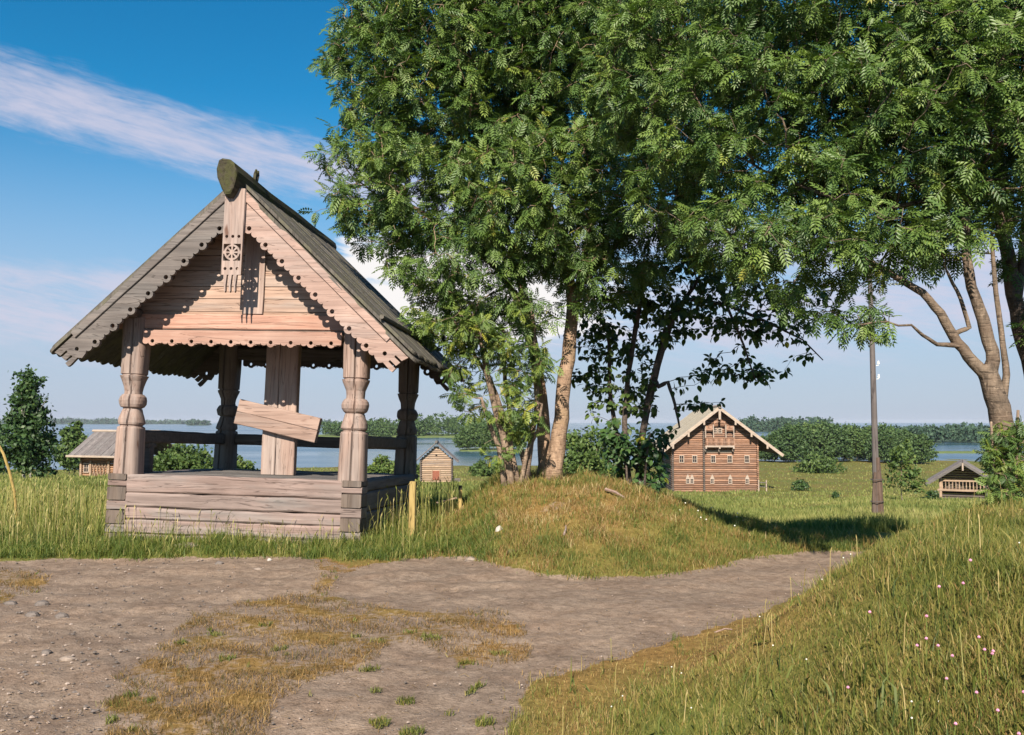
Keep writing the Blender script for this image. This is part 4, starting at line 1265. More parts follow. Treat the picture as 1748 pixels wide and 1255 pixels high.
mb = MB(); slope_x(mb, -3.4, 4.9, 2.1, 4.5, -1.15, 2.2); mb.build('roof_slope', W_SHINGLE, ba)
mb = MB(); slope_x(mb, -3.4, 4.9, 2.1, 4.5, 5.3, 2.2); mb.build('roof_slope', W_SHINGLE, ba)
mb = MB(); mb.tube([(-3.6, 2.1, 4.62), (5.1, 2.1, 4.6)], [.13, .13], 7); mb.build('ridge_log', W_TRIM, ba)
mb = MB(); mb.beam((-3.45, -1.2, 2.2), (4.95, -1.2, 2.2), .12, .2, .03); mb.build('eave_beam', W_TRIM, ba)
for xx in (-2.55, -1.3, 1.0, 2.6):
    mb = MB(); mb.beam((xx, -.22, 0), (xx, -.22, 1.75), .2, .2, .04, up=(0, 1, 0)); mb.build('wall_post', W_LIGHT, ba)
window(ba, -1.95, 1.05, .5, .75, y=-.12)
mb = MB()
for k in range(5):
    mb.beam((-1.1 + k * .42, -.17, .15), (-1.1 + k * .42 + .4, -.17, 1.55), .05, .07, .01, up=(0, 1, 0))
    mb.beam((-1.1 + k * .42 + .4, -.21, .15), (-1.1 + k * .42, -.21, 1.55), .05, .07, .01, up=(0, 1, 0))
mb.build('lattice', W_LIGHT, ba)

# --- porch hut at right
g = ground_at(1642, 82)
hu = empty('porch_hut', (g.x, g.y, P(1642, 858, 82).z)); hu.rotation_euler.z = R(-26)
tag(hu, 'small grey log hut with a railed porch under its gable, beside the right hand tree', 'hut')
mb = MB(); z = 0; lh = .22
while z < 3.1:
    xw = min(2.0, (3.5 - z - lh) / .62)
    if xw > .15: mb.beam((-xw, 1.5, z + lh / 2), (xw, 1.5, z + lh / 2), .2, lh - .015, .07, 2, .005)
    z += lh
mb.build('front_wall', W_DARK, hu)
for s_ in (-1, 1):
    mb = MB(); z = 0
    while z < 2.1:
        mb.beam((s_ * 1.9, 0.05 if z < 1.0 else 1.4, z + lh / 2), (s_ * 1.9, 5.2, z + lh / 2), .2, lh - .02, .07); z += lh
    mb.build('side_wall', W_GREY, hu)
    mb = MB(); roof_slope(mb, 3.6, 0, s_ * 3.0, 3.6 - 3.0 * .66, -.8, 6.0, .1, .4)
    rf = mb.build('roof_slope', W_SHINGLE, hu)
    mb = MB(); a, b_ = Vector((0, -.85, 3.55)), Vector((s_ * 3.05, -.85, 3.55 - 3.05 * .66))
    mb.beam(a, b_, .06, .22, .01, 3, .004, up=(s_ * .55, 0, .83)); mb.build('barge_board', W_GREY, rf)
    mb = MB(); mb.beam((s_ * 1.85, .0, 0), (s_ * 1.85, .0, 2.25), .24, .24, .05, up=(0, 1, 0)); mb.build('porch_post', W_LIGHT if s_ < 0 else W_GREY, hu)
mb = MB(); mb.box(-1.95, 1.95, -.06, .06, 1.85, 2.0, .02); mb.box(-1.95, 1.95, -.1, 1.4, 1.0, 1.14, .02)
mb.box(-2.1, 2.1, -.14, .0, .98, 1.16, .02)
x = -1.7
while x < 1.75: mb.tube([(x, 0, 1.14), (x, 0, 1.4), (x, 0, 1.6), (x, 0, 1.86)], [.035, .06, .04, .035], 6); x += .28
mb.build('porch_railing', W_LIGHT, hu)
mb = MB(); mb.box(-.07, .07, -.93, -.87, 2.9, 3.55, .02, axis='z'); mb.build('gable_pendant', W_TRIM, hu)
mb = MB(); z = 0
while z < .45: mb.beam((-1.9, .15, z + .11), (1.9, .15, z + .11), .2, .2, .07); z += .22
mb.build('log_footing', W_DARK, hu)

# --- fences in the field
def rail_fence(px0, px1, Y, npost, h, label):
    a, b_ = ground_at(px0, Y), ground_at(px1, Y)
    f = empty('rail_fence', a); tag(f, label, 'fence')
    for i in range(npost):
        q = a.lerp(b_, i / (npost - 1)) - a; q.z = Hs(a.x + q.x, a.y + q.y) - a.z
        mb = MB(); mb.beam(q + Vector((0, 0, -.1)), q + Vector((0, 0, h)), .14, .14, .03, up=(0, 1, 0)); mb.build('post', W_TRIM, f)
    for k in (.45, .8):
        mb = MB(); q = b_ - a; mb.tube([(0, -.1, h * k), (q.x, q.y - .1, q.z + h * k)], [.06, .05], 6); mb.build('rail', W_GREY, f)
rail_fence(1294, 1307, 112, 2, 1.5, 'short grey rail fence with a pale post at the right corner of the log house')
rail_fence(975, 1046, 40, 4, .75, 'long pale pole railing seen behind the thick tree trunks')
# ------------------------------------------------------------------ trees
def in_roof(p):
    """inside or just over the pavilion roof (keeps twigs out of it)"""
    a, b_ = pav_local(p[:, 0], p[:, 1])
    zr = .03 + AP - np.abs(a) * SLP + .16
    return (np.abs(a) < 2.45) & (b_ > -.95) & (b_ < 3.75) & (p[:, 2] < zr)

def lobe_pts(lobes, dens, shell=.55, gap=-.85, gap_wl=.95):
    out = []
    for (c, r) in lobes:
        n = int(dens * 4.19 * r[0] * r[1] * r[2]) + 4
        d = RNG.normal(0, 1, (n, 3)); d /= np.linalg.norm(d, axis=1)[:, None]
        q = RNG.uniform(0, 1, n) ** (1 / 3.0)
        q = q * (1 - shell) + shell * RNG.uniform(.78, 1.0, n) * (RNG.uniform(0, 1, n) < .8) + shell * q * 0
        q = np.where(q < .3, q + .5, q)
        p = np.array(c) + d * q[:, None] * np.array(r)
        out.append(p)
    p = np.concatenate(out)
    f = 6.283 / gap_wl
    g = (np.sin(p[:, 0] * f + 1.3 * np.sin(p[:, 2] * f * .6)) + np.sin(p[:, 1] * f * .9 + 2.0) + np.sin(p[:, 2] * f * 1.25 + .9 * p[:, 0] * f * .4))
    return p[g > gap]

def colonize(nodes, parent, attr, step=.17, di=3.0, dk=.24, iters=130, up=.08, wig=.18):
    """space colonisation: grows twigs from the given nodes to the attraction points"""
    N = [np.array(p, float) for p in nodes]; Pn = list(parent)
    A = np.array(attr); alive = np.ones(len(A), bool)
    nd = np.array(N)
    dist = np.full(len(A), 1e9); near = np.zeros(len(A), int)
    new0 = 0
    for it in range(iters):
        nw = np.array(N[new0:])
        if len(nw) == 0: break
        ia = np.where(alive)[0]
        if len(ia) == 0: break
        for s0 in range(0, len(nw), 400):
            blk = nw[s0:s0 + 400]
            dm = ((A[ia][:, None, :] - blk[None]) ** 2).sum(-1)
            j = dm.argmin(1); dmin = np.sqrt(dm[np.arange(len(ia)), j])
            bt = dmin < dist[ia]
            dist[ia[bt]] = dmin[bt]; near[ia[bt]] = j[bt] + new0 + s0
        alive &= dist > dk
        ia = np.where(alive & (dist < di))[0]
        if len(ia) == 0: break
        tot = len(N); acc = np.zeros((tot, 3)); cnt = np.zeros(tot)
        NA = np.array(N)
        v = A[ia] - NA[near[ia]]; v /= np.linalg.norm(v, axis=1)[:, None]
        np.add.at(acc, near[ia], v); np.add.at(cnt, near[ia], 1)
        src = np.where(cnt > 0)[0]
        new0 = tot
        for k in src:
            d = acc[k] / (np.linalg.norm(acc[k]) + 1e-9)
            d = d + np.array([0, 0, up]) + RNG.normal(0, wig, 3)
            d /= np.linalg.norm(d)
            N.append(NA[k] + d * step); Pn.append(int(k))
        if len(N) > 26000: break
    return np.array(N), np.array(Pn)

def tree_radii(N, Pn, fixed, rtip=.0035, ex=2.35):
    n = len(N); ch = [[] for _ in range(n)]
    for i, p in enumerate(Pn):
        if p >= 0: ch[p].append(i)
    acc = np.zeros(n)
    for i in range(n - 1, -1, -1):
        if not ch[i]: acc[i] = rtip ** ex
        else: acc[i] = sum(acc[c] for c in ch[i]) + (rtip * .25) ** ex
    r = acc ** (1 / ex)
    for i, f in fixed.items(): r[i] = f
    for i in range(n):                       # a branch is never thicker than what carries it
        p = Pn[i]
        if p >= 0 and i not in fixed: r[i] = min(r[i], r[p] * .92)
    return r, ch

def branch_mesh(mb, N, Pn, r, ch, roots, nf):
    used = set()
    stack = [(q, None) for q in roots]
    while stack:
        s, par = stack.pop()
        chain = ([par] if par is not None else []) + [s]
        cur = s
        while ch[cur]:
            kids_ = sorted(ch[cur], key=lambda c: (-(c < nf), -r[c]))
            for c in kids_[1:]: stack.append((c, cur))
            cur = kids_[0]; chain.append(cur)
        if len(chain) < 2: continue
        rad = [r[c] for c in chain]
        if par is not None: rad[0] = min(rad[0], rad[1] * 1.1)
        R0 = max(rad)
        k = 12 if R0 > .08 else (8 if R0 > .03 else (5 if R0 > .010 else 3))
        pts = [N[c] for c in chain]
        if R0 > .03:                          # trunk flare and bumps
            mb.tube(pts, rad, k, .05)
        else: mb.tube(pts, rad, k)

def frames(d, upv=None, roll=None):
    """x along d, z as near to up as it can be"""
    n = len(d)
    d = d / np.linalg.norm(d, axis=1)[:, None]
    up = np.tile(np.array([0, 0, 1.0]), (n, 1)) if upv is None else upv
    y = np.cross(up, d); ly = np.linalg.norm(y, axis=1)[:, None]
    y = np.where(ly < 1e-4, np.array([[0, 1.0, 0]]), y / np.maximum(ly, 1e-4))
    z = np.cross(d, y)
    if roll is not None:
        c, s = np.cos(roll)[:, None], np.sin(roll)[:, None]
        y, z = y * c + z * s, z * c - y * s
    return d, y, z

def compound_template(pairs=6, L=.20, ll=.058, lw=.0098, droop=1.5):
    """rowan leaf: leaflets along a rachis; verts, tris"""
    V, T = [], []
    def leaflet(x, sgn, l, w, ang):
        b = len(V)
        dx, dy = math.cos(ang), math.sin(ang) * sgn
        nx, ny = -dy, dx
        z0 = -droop * x * x
        for a_, w_, zz in ((0, 0, 0), (.42, w, .0035), (1, 0, -.010), (.42, -w, .0035)):
            V.append((x + dx * l * a_ + nx * w_, dy * l * a_ + ny * w_, z0 + zz - .012 * a_ * a_))
        T.append((b, b + 2, b + 1)); T.append((b, b + 3, b + 2))
    for i in range(pairs):
        x = L * (.26 + .66 * i / (pairs - 1)); f = .78 + .4 * math.sin(PI * (i + .8) / (pairs + .8))
        for s_ in (-1, 1): leaflet(x, s_, ll * f, lw * f, 1.05 - .05 * i)
    leaflet(L * .97, 1, ll * .95, lw, 0.0)
    b = len(V)                                     # rachis
    for x in (0, L): 
        V.append((x, -.0012, -droop * x * x)); V.append((x, .0012, -droop * x * x))
    T.append((b, b + 1, b + 3)); T.append((b, b + 3, b + 2))
    return np.array(V), np.array(T)

def oval_template(L=.085, w=.027, stalk=.025):
    V = [(0, 0, 0), (stalk, 0, -.002)]
    pr = [(.0, 0), (.22, .8), (.5, 1.0), (.78, .66), (1, 0)]
    V = [(stalk, 0, 0)]
    for a, k in pr[1:-1]:
        V += [(stalk + L * a, w * k, .006 - .02 * a * a), (stalk + L * a, 0, -.02 * a * a), (stalk + L * a, -w * k, .006 - .02 * a * a)]
    V.append((stalk + L, 0, -.026))
    T = [(0, 2, 1), (0, 3, 2)]
    for i in (1, 4):
        T += [(i, i + 1, i + 4), (i, i + 4, i + 3), (i + 1, i + 2, i + 5), (i + 1, i + 5, i + 4)]
    T += [(7, 8, 10), (8, 9, 10)]
    return np.array(V), np.array(T)

def stamp(V, T, pos, d, y, z, sc):
    n, m = len(pos), len(V)
    X = V[None, :, 0:1] * d[:, None] + V[None, :, 1:2] * y[:, None] + V[None, :, 2:3] * z[:, None]
    X = pos[:, None] + X * sc[:, None, None]
    return X.reshape(-1, 3), (np.arange(n)[:, None, None] * m + T[None]).reshape(-1, 3)

def foliage(name, mat, parent, N, Pn, r, ch, nf, tmpl, per=6, sc=1.0, droop=.35, rmax=.010, thin=1.0, spread=(.7, 1.45), extra=.35):
    """leaves in rosettes at the twig ends and singly along thin twigs"""
    ends = [i for i in range(nf, len(N)) if not ch[i]]
    mids = [i for i in range(nf, len(N)) if ch[i] and r[i] < rmax and RNG.uniform() < extra]
    pos, d, rn = [], [], []
    for i in ends + mids:
        if RNG.uniform() > thin: continue
        ax = N[i] - N[Pn[i]]; ax /= np.linalg.norm(ax) + 1e-9
        k = per if not ch[i] else max(2, per // 3)
        k = max(2, int(round(k * RNG.uniform(.7, 1.3))))
        e1 = np.cross(ax, [0.3, .2, 1.0]); e1 /= np.linalg.norm(e1) + 1e-9; e2 = np.cross(ax, e1)
        a0 = RNG.uniform(0, 6.28); tone = RNG.normal(0, .16)
        for q in range(k):
            a = a0 + q * 2.4 + RNG.uniform(-.3, .3)
            th = RNG.uniform(*spread)
            v = ax * math.cos(th) + (e1 * math.cos(a) + e2 * math.sin(a)) * math.sin(th)
            v[2] -= droop * RNG.uniform(.4, 1.3)
            pos.append(N[i] - ax * RNG.uniform(0, .10)); d.append(v); rn.append(.45 + tone + RNG.normal(0, .13))
    pos, d, rn = np.array(pos), np.array(d), np.clip(np.array(rn), 0, 1)
    upv = np.array([[0, 0, .62]]) - np.array(trav)[None] * .55 + RNG.normal(0, .28, (len(d), 3))
    d, y, z = frames(d, upv=upv, roll=RNG.normal(0, .25, len(d)))
    V, T = tmpl
    X, TT = stamp(V, T, pos, d, y, z, sc * RNG.uniform(.55, 1.22, len(pos)))
    o = np_mesh(name, X, [TT], mat, parent, attrs={'rnd': np.repeat(rn, len(V))})
    return o, len(pos)

def px_lobes(L):
    return [(P(a, b_, Y), (rx, ry, rz)) for a, b_, Y, rx, ry, rz in L]

def grow_tree(name, label, cat, trunks, lobes, dens, leafm, barkm, tmpl, group=None, per=6, sc=1.0, droop=.35, step=.17, dk=.24, di=3.2, up=.08, wig=.18, thin=1.0, shell=.55, extra=.35, rtip=.0035, sub=3):
    """trunks: list of (parent index or -1, [(px, py, Y, r), ...]) in photo columns and metres"""
    base = trunks[0][1][0]
    root_p = P(*base[:3]); root_p.z = Hs(root_p.x, root_p.y) - .02
    nodes, par, fixed, roots = [], [], {}, []
    keep = {}
    for ti, (att, pl) in enumerate(trunks):
        pts = [P(a, b_, Y) for a, b_, Y, r_ in pl]; rr_ = [q[3] for q in pl]
        prev = -1
        if att is not None and att >= 0: prev = None
        if att is None or att < 0:
            pts[0].z = Hs(pts[0].x, pts[0].y) - .06
        for i, p in enumerate(pts):
            if i > 0:
                for s in range(1, sub):
                    f = s / sub; q = pts[i - 1].lerp(p, f)
                    q = q + Vector((random.uniform(-1, 1), random.uniform(-1, 1), 0)) * rr_[i] * .22
                    par.append(prev); nodes.append(tuple(q)); fixed[len(nodes) - 1] = rr_[i - 1] + (rr_[i] - rr_[i - 1]) * f; prev = len(nodes) - 1
            if i == 0 and prev is None:       # joins the nearest node of the trunk it leaves
                cand = range(len(nodes)); prev = min(cand, key=lambda c: (Vector(nodes[c]) - p).length)
            par.append(prev); nodes.append(tuple(p)); fixed[len(nodes) - 1] = rr_[i] * (1.22 if (i == 0 and par[-1] == -1) else 1.0); prev = len(nodes) - 1
            if par[-1] == -1: roots.append(prev)
    nf = len(nodes)
    A = lobe_pts(lobes, dens, shell)
    A = A[~in_roof(A)]
    N, Pn = colonize(nodes, par, A, step=step, di=di, dk=dk, up=up, wig=wig)
    r, ch = tree_radii(N, Pn, fixed, rtip=rtip)
    rt = empty(name, root_p); tag(rt, label, cat, group)
    off = np.array(root_p)
    N = N - off
    mb = MB(); branch_mesh(mb, N, Pn, r, ch, roots, nf)
    mb.build('trunk', barkm, rt, smooth=True)
    lf, nl = foliage('crown', leafm, rt, N, Pn, r, ch, nf, tmpl, per, sc, droop, thin=thin, extra=extra)
    print('TREE', name, 'nodes', len(N), 'leaves', nl)
    return rt

L_ROW = leafmat('rowan_leaf', [(0, (.038, .076, .022)), (.3, (.076, .136, .034)), (.6, (.126, .192, .046)), (.9, (.18, .245, .054)), (1, (.27, .27, .05))], .22, .42)
L_ROWY = leafmat('yellow_green_leaf', [(0, (.050, .095, .026)), (.4, (.105, .165, .040)), (.75, (.19, .235, .045)), (1, (.36, .33, .05))], .25, .45)
L_ELDER = leafmat('dark_shrub_leaf', [(0, (.025, .055, .020)), (.5, (.045, .095, .028)), (.9, (.08, .14, .035)), (1, (.22, .24, .03))], .16, .45)
L_ROUND = leafmat('dark_oval_leaf', [(0, (.036, .062, .018)), (.5, (.064, .108, .026)), (.85, (.11, .16, .033)), (1, (.28, .27, .03))], .32, .45)
B_ROW = bark('rowan_bark', (0.180, 0.116, 0.079), (0.345, 0.240, 0.169), 1.0, (0.270, 0.188, 0.120))
B_THIN = bark('thin_stem_bark', (0.128, 0.090, 0.068), (0.300, 0.221, 0.161), 1.3)
B_GREY = bark('grey_rowan_bark', (0.079, 0.059, 0.045), (0.203, 0.152, 0.112), 1.0, (0.141, 0.101, 0.074))
B_DARK = bark('dark_stem_bark', (0.053, 0.041, 0.036), (0.128, 0.098, 0.083), 1.2)
COMP = compound_template(pairs=5, L=.215, ll=.070, lw=.0128); COMPS = compound_template(pairs=5, L=.15, ll=.05, lw=.0105)
OVAL = oval_template(L=.10, w=.033, stalk=.03)

Y0_ = 13.0
grow_tree('rowan_tree', 'large rowan with two thick pale trunks rising from the mound beside the pavilion', 'tree',
    [(-1, [(943, 808, 13.0, .125), (954, 740, 13.0, .108), (962, 660, 13.0, .102), (972, 590, 13.0, .096), (978, 520, 13.0, .085), (962, 430, 13.0, .07), (925, 320, 12.9, .06), (905, 240, 12.9, .05), (890, 120, 13.0, .04), (885, 0, 13.0, .03)]),
     (-1, [(928, 806, 13.15, .105), (928, 730, 13.2, .092), (920, 650, 13.2, .086), (906, 570, 13.2, .075), (890, 480, 13.1, .07), (860, 380, 13.0, .055), (830, 260, 13.0, .045), (800, 120, 13.0, .03)]),
     (0, [(976, 560, 13.0, .07), (992, 470, 13.0, .06), (1010, 380, 12.9, .05), (1020, 260, 12.9, .04), (1030, 120, 13.0, .03), (1040, -10, 13.0, .02)]),
     (0, [(905, 540, 13.1, .05), (850, 460, 12.9, .04), (780, 400, 12.8, .032), (700, 350, 12.7, .025)]),
     (0, [(978, 500, 13.0, .05), (1050, 420, 12.7, .035), (1120, 360, 12.4, .025)]),
     (0, [(860, 380, 13.0, .045), (780, 250, 12.9, .035), (700, 130, 12.9, .025)])],
    px_lobes([(790, 90, 13.0, 1.95, 1.7, 1.95), (640, 110, 13.0, .75, .8, 1.1), (690, 320, 12.8, 1.15, 1.2, 1.05), (640, 350, 12.7, .62, .7, .75), (960, 60, 13.0, 1.9, 1.8, 2.2), (930, 330, 12.6, 1.75, 1.5, 1.25), (800, 450, 12.5, .95, 1.0, .6), (720, 440, 12.6, .6, .7, .45), (1000, 470, 12.6, .95, 1.0, .55), (1120, 330, 12.5, .8, .9, .8), (620, 230, 12.9, .5, .5, .5), (555, 105, 12.9, .28, .3, .2), (560, 270, 12.8, .25, .3, .22), (552, 365, 12.7, .22, .3, .16), (1120, 430, 12.6, .75, .8, .4), (760, 545, 12.5, .6, .6, .35), (880, 540, 12.4, .6, .6, .3)]),
    200, L_ROW, B_ROW, COMP, per=9, dk=.117, step=.112, sc=.88)

grow_tree('multistem_rowan', 'slender rowan of thin fanning stems with yellow green leaves, left of the thick trunks', 'tree',
    [(-1, [(872, 818, 12.5, .06), (862, 760, 12.5, .052), (846, 700, 12.45, .045), (832, 640, 12.4, .04), (820, 580, 12.4, .032), (812, 520, 12.4, .025)]),
     (-1, [(884, 815, 12.6, .05), (868, 745, 12.6, .042), (852, 690, 12.6, .036), (838, 650, 12.6, .028), (800, 590, 12.5, .02)]),
     (-1, [(896, 815, 12.5, .045), (908, 740, 12.5, .04), (917, 690, 12.5, .036), (914, 620, 12.5, .03), (912, 560, 12.5, .024), (905, 500, 12.5, .02)]),
     (-1, [(905, 812, 12.7, .045), (890, 770, 12.7, .04), (872, 720, 12.7, .034), (862, 650, 12.7, .028), (858, 560, 12.6, .022)]),
     (-1, [(862, 816, 12.4, .04), (852, 765, 12.4, .034), (832, 715, 12.3, .028), (822, 680, 12.3, .02)]),
     (-1, [(888, 816, 12.45, .035), (900, 770, 12.4, .03), (918, 735, 12.4, .022), (925, 690, 12.4, .016)])],
    px_lobes([(785, 555, 12.4, .70, .65, .42), (745, 520, 12.4, .45, .5, .3), (830, 625, 12.3, .42, .45, .30), (770, 645, 12.4, .35, .4, .32), (885, 690, 12.2, .30, .3, .42), (850, 560, 12.3, .6, .6, .4), (895, 740, 12.3, .24, .25, .24), (812, 690, 12.3, .25, .3, .25), (850, 770, 12.2, .22, .25, .22), (920, 620, 12.3, .28, .3, .35), (905, 690, 12.25, .25, .3, .35), (835, 730, 12.2, .2, .2, .3), (880, 640, 12.3, .35, .4, .3)]),
    360, L_ROWY, B_THIN, COMPS, per=7, dk=.09, step=.085, di=1.6)

grow_tree('bird_cherry', 'dark oval leaved tree with slanting stems, between thick trunks and log house', 'tree',
    [(-1, [(1075, 812, 13.6, .052), (1066, 720, 13.6, .042), (1072, 640, 13.6, .036), (1085, 560, 13.6, .04), (1100, 480, 13.6, .03)]),
     (-1, [(1088, 812, 13.6, .062), (1097, 740, 13.6, .052), (1112, 670, 13.6, .050), (1130, 600, 13.6, .042), (1150, 540, 13.6, .034), (1190, 480, 13.5, .03)]),
     (-1, [(1062, 812, 13.7, .042), (1052, 740, 13.7, .036), (1040, 660, 13.7, .03), (1040, 580, 13.7, .03)]),
     (0, [(1118, 650, 13.6, .04), (1124, 660, 13.5, .035), (1140, 652, 13.5, .03), (1152, 690, 13.4, .022), (1160, 730, 13.4, .015)]),
     (0, [(1100, 700, 13.6, .035), (1120, 620, 13.7, .03), (1135, 560, 13.7, .022)]),
     (0, [(1170, 510, 13.5, .035), (1240, 520, 13.4, .028), (1310, 550, 13.3, .02), (1370, 580, 13.2, .012), (1405, 615, 13.2, .008)]),
     (0, [(1240, 520, 13.4, .024), (1270, 590, 13.3, .018), (1290, 650, 13.2, .010)])],
    px_lobes([(1120, 520, 13.7, 1.0, .9, .68), (1230, 520, 13.5, 1.0, .8, .55), (1320, 545, 13.3, .7, .6, .42), (1180, 470, 13.6, .9, .7, .4), (1060, 640, 13.8, .55, .6, .6), (1080, 770, 13.6, .48, .5, .36), (1225, 630, 13.4, .40, .4, .26), (1300, 625, 13.3, .42, .4, .32), (1392, 610, 13.2, .22, .2, .10), (1195, 690, 13.4, .40, .35, .10), (1240, 440, 13.4, .9, .7, .35), (1355, 500, 13.0, .5, .5, .3), (1040, 560, 13.9, .7, .6, .6), (1015, 620, 13.9, .38, .4, .6), (1035, 705, 13.9, .35, .35, .4), (1085, 690, 13.8, .4, .35, .4), (1150, 735, 13.4, .12, .2, .12)]),
    210, L_ROUND, B_DARK, OVAL, per=7, dk=.10, step=.09, di=1.8, droop=.75, up=.0, extra=.8, sub=3)

grow_tree('spreading_rowan', 'rowan with forked grey trunk on the right bank, limbs reaching left over the field', 'tree',
    [(-1, [(1722, 860, 8.0, 0.110), (1716, 780, 8.0, 0.099), (1708, 715, 8.0, 0.095), (1692, 655, 8.0, 0.088), (1680, 622, 8.0, 0.075)]),
     (0, [(1686, 645, 8.0, 0.058), (1652, 608, 8.0, 0.048), (1626, 572, 8.0, 0.044), (1606, 535, 8.0, 0.038), (1575, 500, 8.0, 0.033), (1500, 455, 8.1, 0.026), (1420, 420, 8.3, 0.021), (1330, 400, 8.5, 0.016), (1260, 400, 8.7, 0.011)]),
     (0, [(1690, 645, 8.0, 0.069), (1694, 600, 8.0, 0.058), (1678, 545, 8.0, 0.053), (1658, 490, 8.0, 0.046), (1648, 420, 8.0, 0.040), (1652, 300, 8.1, 0.035), (1645, 160, 8.2, 0.030), (1640, 0, 8.3, 0.023)]),
     (0, [(1640, 590, 8.0, 0.026), (1600, 588, 7.9, 0.019), (1575, 572, 7.9, 0.016), (1556, 555, 7.85, 0.011)]),
     (0, [(1712, 690, 8.0, 0.035), (1718, 640, 8.0, 0.030), (1712, 590, 8.0, 0.025), (1700, 500, 8.05, 0.021), (1692, 400, 8.1, 0.016)]),
     (0, [(1640, 565, 8.0, 0.023), (1655, 560, 8.0, 0.021), (1640, 510, 8.0, 0.018), (1620, 470, 8.0, 0.014)]),
     (0, [(1650, 420, 8.0, 0.040), (1580, 330, 8.2, 0.031), (1480, 250, 8.5, 0.026), (1380, 180, 8.8, 0.022), (1280, 120, 9.2, 0.018), (1180, 80, 9.8, 0.013)]),
     (0, [(1590, 340, 8.2, 0.026), (1500, 360, 8.1, 0.021), (1400, 330, 8.3, 0.018), (1300, 290, 8.6, 0.013)])],
    px_lobes([(1450, 415, 8.2, 1.2, 1.1, .42), (1590, 400, 8.1, .5, .6, .24), (1620, 200, 8.4, 1.7, 1.5, 1.2), (1330, 190, 8.9, 1.35, 1.3, 1.05), (1400, 20, 8.9, 1.6, 1.4, 1.1), (1680, 20, 8.4, 1.3, 1.4, 1.2), (1280, 390, 8.7, .75, .8, .40), (1400, 350, 8.4, .9, .9, .45), (1175, 110, 10.0, 1.15, 1.2, 1.3), (1150, 330, 9.6, .6, .7, .5), (1455, 540, 7.95, .48, .5, .12), (1380, 510, 8.2, .4, .4, .18), (1500, 572, 7.95, .14, .2, .12), (1330, 470, 8.6, .5, .5, .22)]),
    250, L_ROW, B_GREY, COMP, per=10, dk=.11, step=.105, di=2.6, sc=.74)

grow_tree('dark_trunk_rowan', 'dark slanting rowan trunk at the very right edge behind the forked tree', 'tree',
    [(-1, [(1790, 850, 9.2, .10), (1765, 640, 9.2, .09), (1742, 560, 9.2, .08), (1725, 470, 9.2, .07), (1712, 380, 9.3, .06), (1705, 260, 9.3, .045), (1700, 120, 9.4, .03)]),
     (0, [(1735, 520, 9.2, .05), (1745, 440, 9.2, .04), (1752, 330, 9.2, .03)])],
    px_lobes([(1740, 270, 9.4, .9, 1.0, .8), (1730, 60, 9.4, 1.3, 1.3, 1.2), (1830, 440, 9.2, .4, .5, .3), (1735, 445, 9.0, .22, .3, .24), (1755, 540, 9.0, .16, .2, .22)]),
    170, L_ROW, B_DARK, COMP, per=8, dk=.125, step=.12, sc=.78)

grow_tree('elder_shrub', 'dark leafy shrub growing round the foot of the oval leaved tree', 'shrub',
    [(-1, [(1072, 822, 13.3, .02), (1068, 780, 13.3, .016), (1062, 745, 13.3, .01)]), (-1, [(1098, 822, 13.3, .022), (1104, 780, 13.3, .018), (1110, 740, 13.3, .012)]), (-1, [(1122, 824, 13.3, .02), (1130, 785, 13.3, .016), (1136, 750, 13.3, .01)])],
    px_lobes([(1066, 785, 13.3, .30, .35, .34), (1100, 782, 13.3, .32, .35, .34), (1118, 750, 13.3, .18, .25, .2), (1050, 745, 13.4, .24, .3, .25), (1095, 815, 13.2, .42, .35, .15)]),
    900, L_ELDER, B_DARK, OVAL, per=7, dk=.07, step=.06, di=1.0, droop=.6, extra=.8)

g1 = ground_at(1715, 7.9)
grow_tree('rowan_shrub', 'leafy rowan suckers growing round the foot of the forked tree at right', 'shrub',
    [(-1, [(1700, 858, 7.7, .02), (1696, 790, 7.7, .016), (1692, 720, 7.7, .01)]), (-1, [(1730, 858, 7.7, .022), (1735, 780, 7.7, .018), (1738, 700, 7.7, .012)]), (-1, [(1718, 858, 7.6, .02), (1716, 800, 7.6, .016)]), (-1, [(1755, 858, 7.7, .022), (1760, 780, 7.7, .018), (1762, 690, 7.7, .012)])],
    px_lobes([(1712, 770, 7.7, .16, .2, .30), (1735, 790, 7.7, .18, .25, .30), (1745, 715, 7.7, .10, .2, .18), (1700, 830, 7.6, .16, .2, .14), (1770, 760, 7.7, .2, .25, .4)]),
    1900, L_ROWY, B_THIN, COMPS, per=6, dk=.05, step=.045, di=1.0, sc=.62)

